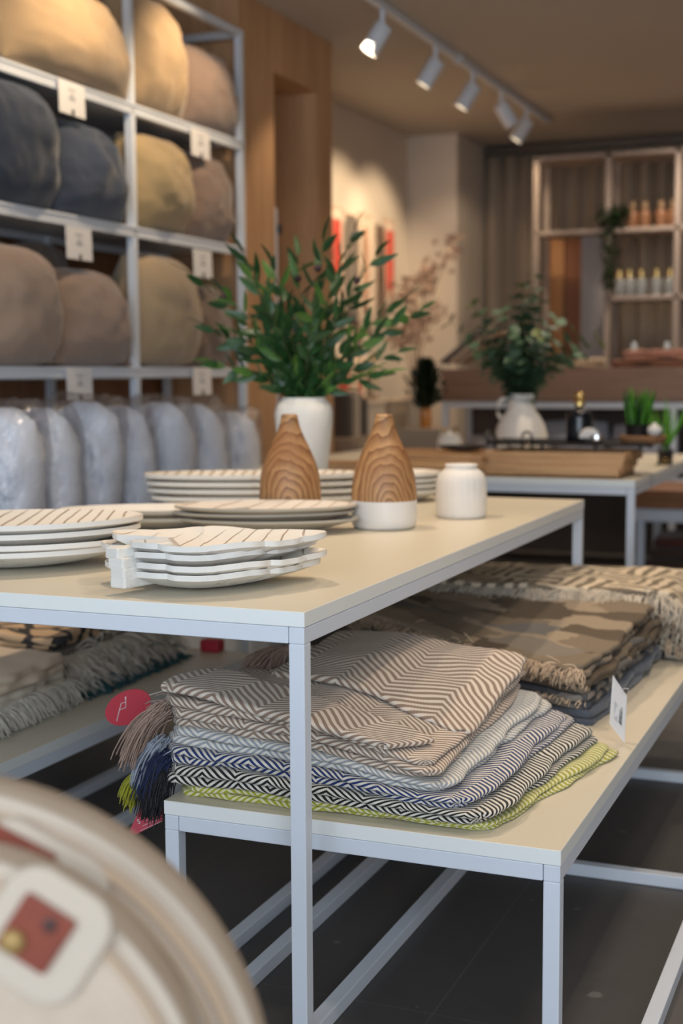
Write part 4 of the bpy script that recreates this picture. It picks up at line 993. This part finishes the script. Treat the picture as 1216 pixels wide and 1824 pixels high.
# wall shelf grid in front of the curtain
GX = [at_y(955, 400, 9.9).x, at_y(1083, 400, 9.9).x, at_y(1207, 400, 9.9).x]; GY = 9.9
gz = lambda px, py: at_y(px, py, GY).z
zt, z1, z2 = gz(1083, 272), gz(1150, 404), gz(1150, 526)
SHP = plain('warm_white_paint', srgb(158, 142, 130), .5)
t = thing('wall_shelf_grid', 'tall white open grid shelf in front of the taupe curtain', 'shelf', (GX[1], GY, 0))
R2 = GX[2]+.75
for x in GX+[R2]:
    MB().box((x-GX[1], 0, zt/2), (.04, .04, zt)).build('post', SHP, t, bevel=.002); MB().box((x-GX[1], .32, zt/2), (.04, .04, zt)).build('post', SHP, t, bevel=.002)
for (xa, xb, zz) in ((GX[0], R2, zt), (GX[0], R2, z1), (GX[1], R2, z2), (GX[1], R2, 1.28)):
    MB().box(((xa+xb)/2-GX[1], .16, zz-.015), (xb-xa, .36, .03)).build('shelf', SHP, t, bevel=.002)
m = MB(); m.box((GX[1]-.13-GX[1], .18, (z1+.1)/2), (.2, .01, z1-.12)); m.build('side_panel', plain('pale_blue_panel', srgb(150, 146, 146), .6), t)
# wooden doors / hanging panels between posts
xa = at_y(972, 500, 10.6).x; xb = at_y(1002, 500, 10.6).x; xc = at_y(1040, 500, 10.6).x
zp = at_y(1000, 418, 10.6).z
for i, (a_, b_, c1_, lb) in enumerate(((xa, xb, (178, 128, 80), 'light oak panel standing behind the grid shelf'), (xb+.01, xc, (134, 84, 52), 'reddish brown wood panel beside the light oak one'))):
    tag(MB().box(((a_+b_)/2, 10.65+i*.02, zp/2), (b_-a_, .05, zp)).build('wood_panel', wood('panel_wood', srgb(*c1_), tuple(min(1, k*1.3) for k in srgb(*c1_)), 'Z', 4), bevel=.004), lb, 'panel')
def shelf_bottle(name, label, px, py, zd, h, r, gm, cm, grp, caph=.3):
    q = at_y(px, py, GY+.12); t = thing(name, label, 'bottle', (q.x, GY+.12, zd+.0005), 0, grp)
    MB().lathe([(r*.9, 0), (r, .004), (r, h*.55), (r*.8, h*.64), (r*.4, h*.7), (r*.38, h*(1-caph)), (r*.3, h*(1-caph))], seg=24).build('glass', gm, t, smooth=True, angle=50)
    MB().lathe([(r*.5, h*(1-caph)+.001), (r*.52, h*.97), (r*.4, h), (r*.1, h)], seg=20).build('cap', cm, t, smooth=True, angle=40)
AMB = plain('amber_liquid', srgb(134, 94, 66), .25); CLR = NT('clear_glass'); CLR.color((.5, .52, .52)); CLR.rough(.08); CLR.b.inputs['Transmission Weight'].default_value = .6; CLR = CLR.m
TANC = plain('tan_cap', srgb(150, 122, 92), .4)
for px, lb in ((1126, 'amber diffuser bottle nearest the trailing plant'), (1148, 'second amber diffuser bottle from the trailing plant'), (1177, 'third amber diffuser bottle from the trailing plant'), (1198, 'fourth amber diffuser bottle beside the shelf post')):
    shelf_bottle('diffuser_bottle', lb, px, 385, z1, .19, .042, AMB, TANC, 'amber bottles on the upper grid shelf')
for px, lb in ((1103, 'glass bottle with brass cap at the left of its row'), (1121, 'second brass-capped glass bottle from the left'), (1142, 'third brass-capped glass bottle from the left'), (1169, 'fourth brass-capped glass bottle from the left'), (1193, 'brass-capped glass bottle nearest the right shelf post')):
    shelf_bottle('capped_bottle', lb, px, 515, z2, .19, .042, CLR, GOLD, 'brass-capped bottles on the middle grid shelf', .36)
for i, (px, lb) in enumerate(((1129, 'small clear glass lamp above the pink towel'), (1188, 'small clear glass lamp beside the right shelf post'))):
    q = at_y(px, 630, GY+.1); t = thing('glass_lamp', lb, 'lamp', (q.x, GY+.1, 1.2805), 0, 'small glass lamps')
    MB().lathe([(.04, 0), (.045, .004), (.02, .02), (.03, .05), (.034, .09), (.02, .13), (.018, .16), (.014, .16)], seg=24).build('glass', plain('milky_glass', srgb(190, 200, 206), .15), t, smooth=True)
# trailing plant
q = at_y(1093, 390, GY+.05)
t = thing('trailing_plant', 'dark trailing plant hanging off the upper grid shelf', 'plant', (q.x, GY+.05, z1+.001))
MB().lathe([(.04, 0), (.05, .004), (.06, .08), (.05, .08)], seg=24).build('pot', BLACK, t, smooth=True)
mb = MB()
for k in range(320):
    a = random.random()*2*pi
    if k < 170: p = Vector((random.gauss(0, .055), random.gauss(-.02, .04), .11+random.gauss(0, .035)))
    else: u = random.random(); p = Vector((.0+random.gauss(0, .035*(1-u*.5)), -.12+random.gauss(0, .02), .08-u*.50))
    leaf(mb, p, Vector((cos(a), sin(a), -.3)), Vector((0, 0, 1)), .05, .03, 0, .3, True)
mb.build('foliage', [leaf_mat('trailing_leaf', srgb(20, 36, 18), srgb(40, 62, 30))], t)

# small dark plant in amber vase, on a pedestal
q = at_y(758, 762, 7.6)
t = thing('pedestal', 'beige plinth carrying the small dark plant', 'plinth', (q.x, 7.6, 0)); MB().box((0, 0, q.z/2), (.26, .26, q.z)).build('plinth_body', plain('beige_plinth', srgb(168, 150, 130), .7), t, bevel=.005)
t = thing('amber_vase', 'narrow amber glass vase on the beige plinth', 'vase', (q.x, 7.6, q.z+.0005)); MB().lathe([(.03, 0), (.034, .004), (.034, .08), (.03, .11), (.032, .115), (.026, .115)], seg=24).build('vase_body', plain('amber_glass', srgb(186, 124, 62), .2), t, smooth=True, angle=50)
t = thing('dark_foliage', 'small bushy dark green plant in the amber vase', 'plant', (q.x, 7.6, q.z+.11))
mb = MB()
for k in range(1300):
    a = random.random()*2*pi; u = random.random(); rr = .075*sin(pi*min(1, u*.8+.15))*abs(random.gauss(0, .55))
    p = Vector((rr*cos(a), rr*sin(a), u*.27)); leaf(mb, p, Vector((cos(a)*.6, sin(a)*.6, .8)), Vector((cos(a*3), sin(a*3), .3)), .045, .016, 0, .1)
mb.build('leaves', [leaf_mat('dark_fern', srgb(18, 28, 14), srgb(40, 50, 24))], t)
m = MB(); m.tube([(0, 0, -.08), (0, 0, .15)], .004, 5); m.build('stem', STEM, t)

# hanging cards and tea towels on the left white wall
XW = WX+.05
def hang(px, y0, y1, w, c, lb, c2=None, name='tea_towel', cat='tea towel'):
    a_ = at_x(px, y0, XW+.03); b_ = at_x(px, y1, XW+.03)
    t = thing(name, lb, cat, (XW+.01, a_.y, (a_.z+b_.z)/2), 0, 'textiles hanging on the left white wall'); h = a_.z-b_.z
    mb = MB(); mb.grid(lambda u, v: Vector((.02+.012*sin(u*9+px), (u-.5)*w, (v-.5)*h)), 24, 4); o = mb.build('cloth', fabric('towel_cloth', srgb(*c), None, 200), t, smooth=True); o.modifiers.new('s', 'SOLIDIFY').thickness = .006
    if c2:
        mb = MB(); mb.grid(lambda u, v: Vector((.03+.012*sin((.2+u*.5)*9+px), (u*.5-.3)*w, (v*.7-.3)*h)), 16, 4); o = mb.build('printed_panel', fabric('towel_print', srgb(*c2), None, 200), t, smooth=True); o.modifiers.new('s', 'SOLIDIFY').thickness = .003
    MB().tube([(.012, -w*.5, h/2+.005), (.012, w*.5, h/2+.005)], .008, 6).build('hanging_rod', OAK, t)
hang(600, 372, 560, .22, (226, 206, 186), 'cream tea towel with red block, nearest the oak panel', (204, 72, 58))
hang(625, 385, 580, .20, (120, 110, 102), 'grey tea towel second from the oak panel')
hang(652, 385, 600, .24, (216, 196, 176), 'plain beige tea towel in the middle of the wall row', (198, 150, 120))
hang(694, 395, 560, .24, (224, 200, 180), 'cream tea towel with coral red block near the wall corner', (210, 86, 70))
hang(612, 640, 735, .30, (206, 184, 162), 'cream tea towel with red stripe low on the wall beside the vase', (184, 48, 42))
hang(640, 640, 728, .20, (210, 190, 168), 'cream tea towel with red stripe low on the wall, second', (188, 50, 44))
hang(668, 640, 715, .16, (196, 178, 158), 'plain cream tea towel low on the wall, rightmost')
# low cabinet under the towels
t = thing('low_cabinet', 'low beige cabinet below the hanging tea towels', 'cabinet', (-3.3, 8.6, 0)); MB().box((0, 0, .42), (.55, 2.1, .84)).build('cabinet_body', plain('beige_laminate', srgb(160, 140, 118), .7), t, bevel=.004)
for k in range(4): MB().box((.281, -.78+.52*k, .42), (.012, .48, .78)).build('door', plain('beige_door', srgb(170, 150, 128), .7), t, bevel=.003)
for k, (c, h) in enumerate((((84, 76, 70), .26), ((150, 136, 118), .24), ((196, 180, 158), .28), ((104, 92, 80), .25), ((60, 54, 50), .23))):
    tag(MB().box((-3.2, 7.72+.06*k+.005*k, .8405+h/2), (.2, .05, h)).build('book', plain('book_cover', srgb(*c), .6), bevel=.004), ('dark grey book nearest the oak panel on the low cabinet', 'taupe book second on the low cabinet', 'cream book in the middle of the cabinet row', 'brown book fourth on the low cabinet', 'black book last in the cabinet row')[k], 'book', 'books on the low cabinet')
for k, (y, c, lb) in enumerate(((8.15, (206, 190, 168), 'cream storage box on the low cabinet'), (8.55, (176, 158, 134), 'tan storage box on the low cabinet'), (8.95, (196, 184, 168), 'pale storage box farthest on the low cabinet'))):
    t = thing('storage_box', lb, 'box', (-3.22, y, .8405)); MB().box((0, 0, .09), (.26, .3, .18)).build('box_body', plain('box_paper', srgb(*c), .7), t, bevel=.004); MB().box((0, 0, .195), (.27, .31, .03)).build('lid', plain('box_lid', tuple(k_*.9 for k_ in srgb(*c)), .7), t, bevel=.004)
# dried branch in front of the pillar
q = at_y(745, 640, 9.6)
t = thing('dried_branches', 'dried brown branches with pale blooms before the white pillar', 'plant', (q.x-.05, 9.6, 1.22))
DB = plain('dried_bloom', srgb(176, 150, 132), .9); DB2 = plain('dried_twig', srgb(120, 92, 72), .8)
for (dx, dz, n_) in ((.30, .92, 8), (.12, .70, 26), (-.05, .62, 16), (.05, .38, 24), (.2, .5, 6), (-.12, .3, 14)):
    pts = [Vector((dx*u*u, .05*sin(u*3), -.2+(dz+.2)*u)) for u in [k/8 for k in range(9)]]
    mb = MB(); mb.tube(pts, .004, 5); br = mb.build('branch', DB2, t)
    mb = MB()
    for k in range(n_*3):
        a = random.random()*2*pi; p = pts[-1]+Vector((random.gauss(0, .04), random.gauss(0, .03), random.gauss(-.02, .06))); leaf(mb, p, Vector((cos(a), sin(a)*.4, sin(a)+.3)), Vector((0, 1, .3)), .05, .035, 0, .2, True)
    mb.build('foliage', DB, br)  # the pale dried blooms clustered at the branch tip
t = thing('floor_vase', 'tall tan floor vase of the dried branches', 'vase', (q.x-.05, 9.6, .001)); MB().lathe([(.08, 0), (.11, .01), (.14, .4), (.12, .8), (.06, 1.0), (.05, 1.06), (.044, 1.06)], seg=32).build('vase_body', plain('tan_clay', srgb(176, 152, 126), .8), t, smooth=True, angle=60)

# ------------------------------------------------------------------ foreground round bags
COT = NT('woven_cotton'); co = COT.coord(); x, y, z3_ = COT.xyz(co)
rr = COT.math('SQRT', COT.math('ADD', COT.math('MULTIPLY', x, x), COT.math('MULTIPLY', z3_, z3_)))
rib = COT.math('ABSOLUTE', COT.math('SUBTRACT', COT.math('FRACT', COT.math('MULTIPLY', rr, 150)), .5))
COT.color(COT.mix(COT.noise(co, 14, 4), srgb(176, 156, 136), srgb(204, 188, 170))); COT.rough(.95); COT.bump(COT.math('ADD', rib, COT.noise(co, 300, 2)), .5, .002); COT = COT.m
PIPE = fabric('cotton_piping', srgb(198, 172, 144), None, 300)
LIGHTC = fabric('pale_cotton_trim', srgb(196, 182, 166), srgb(182, 168, 150), 300)
LEA = plain('red_brown_leather', srgb(122, 50, 26), .5, var=.35, nscale=30, bump=.2); LEAD = plain('dark_leather_stain', srgb(60, 30, 24), .5)
STUD = plain('antique_brass', srgb(158, 128, 76), .5, .3)
def round_bag(label, px, py, dist, Rr, th_, rings, tab, seed):
    c = EYE+ray(px, py)*dist
    t = thing('round_bag', label, 'bag', c, PSI-.0, 'round cotton bags')
    t.rotation_euler = (radians(-4), 0, PSI)
    # local: x right, y away, z up
    prof = [(0.001, 0), (Rr*.6, -.004), (Rr*.9, -.001), (Rr*.97, .006), (Rr, .02), (Rr, th_-.02), (Rr*.97, th_-.004), (Rr*.9, th_), (.001, th_)]
    m = MB(); m.lathe(prof, seg=128); m.v = [(x_, z_, y_) for x_, y_, z_ in m.v]; m.uv = {}; m.build('bag_body', COT, t, smooth=True)
    for q_, w_ in rings:
        m = MB(); m.tube([(q_*cos(a), -.002 if q_ < Rr*.95 else .012, q_*sin(a)) for a in [2*pi*k/120 for k in range(121)]], w_, 8); m.build('piping', PIPE if w_ < .006 else LIGHTC, t, smooth=True)
    # rounded tab + leather patch
    tx, tz, tw, thh, ta, lx, lz, lw, lh = tab
    def rrect(w, h, r, n=8):
        P = []
        for cx_, cz_, a0 in ((w/2-r, h/2-r, 0), (-w/2+r, h/2-r, pi/2), (-w/2+r, -h/2+r, pi), (w/2-r, -h/2+r, 3*pi/2)):
            for k in range(n+1): a = a0+pi/2*k/n; P.append((cx_+r*cos(a), cz_+r*sin(a)))
        return P
    def plate(w, h, r, cx_, cz_, ang, y0, y1, name, mat, bev=.003, par=None):
        P = rrect(w, h, r); m = MB(); n = len(P); ca, sa = cos(ang), sin(ang)
        for yy in (y0, y1):
            m.face(*[m.vert((cx_+x_*ca-z_*sa, yy, cz_+x_*sa+z_*ca)) for x_, z_ in P])
        for k in range(n): j = (k+1) % n; m.face(k, j, j+n, k+n)
        return m.build(name, mat, par or t, bevel=bev)
    tp = plate(tw, thh, .03, tx, tz, ta, -.011, .004, 'flap', LIGHTC, .005)
    lp = plate(lw, lh, .004, lx, lz, ta, -.016, -.0115, 'leather_patch', LEA, .0015)
    ca, sa = cos(ta), sin(ta)
    m = MB(); m.lathe([(.0105, 0), (.0105, -.003), (.007, -.006), (.001, -.007)], (0, 0, 0), 20); m.v = [(lx+x_+(-.012*ca+lh*.28*sa), -.0162+z_, lz+y_+(-.012*sa-lh*.28*ca)) for x_, y_, z_ in m.v]; m.uv = {}; m.build('stud', STUD, lp, smooth=True)
    m = MB(); m.lathe([(.006, 0), (.006, -.0015), (.001, -.002)], (0, 0, 0), 16); m.v = [(lx+x_+(.006*ca-lh*.25*sa), -.0162+z_, lz+y_+(.006*sa+lh*.25*ca)) for x_, y_, z_ in m.v]; m.uv = {}; m.build('stain', LEAD, lp)
    return t
D1, D2 = 1.22, 1.13
s1 = D1/F; s2 = D2/F
round_bag('round cream cotton bag at lower left, rear one of the pair', -157, 2041, D1, 640*s1, .10, [(632*s1, .006), (604*s1, .0055), (575*s1, .003)], ((55+157)*s1, (2041-1600)*s1, 250*s1, 250*s1, -.5, (25+157)*s1, (2041-1522)*s1, 150*s1, 100*s1), 1)
round_bag('round cream cotton bag at lower left, front one with square leather patch', -157, 2041, D2, 520*s2, .09, [(515*s2, .006), (490*s2, .003)], ((85+157)*s2, (2041-1660)*s2, 210*s2, 220*s2, -.58, (75+157)*s2, (2041-1650)*s2, 104*s2, 112*s2), 2)
c = EYE+ray(-157, 2041)*1.2; zb_ = c.z-.33
tag(MB().box((c.x, c.y+.02, (zb_-.01)/2), (.5, .34, max(.05, zb_-.01))).build('plinth', PAINT, rotz=0) if zb_ > .05 else MB().box((c.x, c.y, .02), (.5, .3, .03)).build('plinth', PAINT), 'white plinth below the two round cotton bags', 'plinth')

# ------------------------------------------------------------------ light
def area(name, loc, target, size, sy, col, e):
    d = bpy.data.lights.new(name, 'AREA'); d.shape = 'RECTANGLE'; d.size = size; d.size_y = sy; d.color = col; d.energy = e
    o = bpy.data.objects.new(name, d); COL.objects.link(o); o.location = loc; o.rotation_euler = (Vector(target)-Vector(loc)).to_track_quat('-Z', 'Y').to_euler(); return o
def spot(loc, target, col, e, ang, blend=.6, r=.04):
    d = bpy.data.lights.new('spot_or_fill', 'SPOT'); d.color = col; d.energy = e; d.spot_size = radians(ang); d.spot_blend = blend; d.shadow_soft_size = r
    o = bpy.data.objects.new('spot_or_fill', d); COL.objects.link(o); o.location = loc; o.rotation_euler = (Vector(target)-Vector(loc)).to_track_quat('-Z', 'Y').to_euler(); return o
WARM = (1, .76, .50); WARM2 = (1, .78, .55)
area('shop_window', (.4, -1.9, 1.8), (-1.0, 3, .7), 4.8, 2.5, (.78, .88, 1.0), 150)
# track lamps washing the cushion shelf and wall
for y, e in ((3.6, 30), (4.5, 40), (5.4, 36)): spot((TX+.05, y, CZ-.2), (SX-.1, y+.1, 2.35), WARM, e, 80)
spot((TX-.05, 6.6, CZ-.2), (WF, 6.7, 1.4), WARM2, 30, 80)
for y, e in ((8.2, 50), (8.9, 60), (9.6, 50)): spot((TX-.15, y, CZ-.25), (WX, y+.1, 1.9), WARM, e, 80)
spot((TX+.2, 9.4, CZ-.25), (-3.1, 10.5, 1.9), WARM2, 25, 60)
# downlights over the tables
spot((-2.0, 3.3, 3.0), (-1.5, 3.3, .8), WARM2, 90, 80, .5, .05)
spot((-1.3, 4.2, 3.0), (-1.0, 3.6, .6), WARM2, 60, 70, .5, .05)
spot((-.2, 2.9, 3.0), (-.8, 2.8, .4), WARM2, 50, 60, .5, .05)
spot((-1.5, 6.0, 3.0), (-1.5, 5.9, .8), WARM2, 70, 80, .6, .05)
for x, y, e in ((-1.5, 9.3, 40), (.2, 9.6, 40), (-.4, 5.0, 60), (-1.2, 7.6, 70), (.6, 8.2, 70), (-1.4, 9.4, 50), (.3, 2.0, 40)): spot((x, y, 2.98), (x, y, 0), (1, .84, .68), e, 150, 1, .15)  # wide soft fill spots, added to brighten the dim room; no fixtures here
w = bpy.data.worlds.new('world'); bpy.context.scene.world = w; w.use_nodes = True
w.node_tree.nodes['Background'].inputs[0].default_value = (.75, .87, 1, 1); w.node_tree.nodes['Background'].inputs[1].default_value = .9
vs = bpy.context.scene.view_settings; vs.view_transform = 'Standard'; vs.look = 'None'; vs.exposure = .08
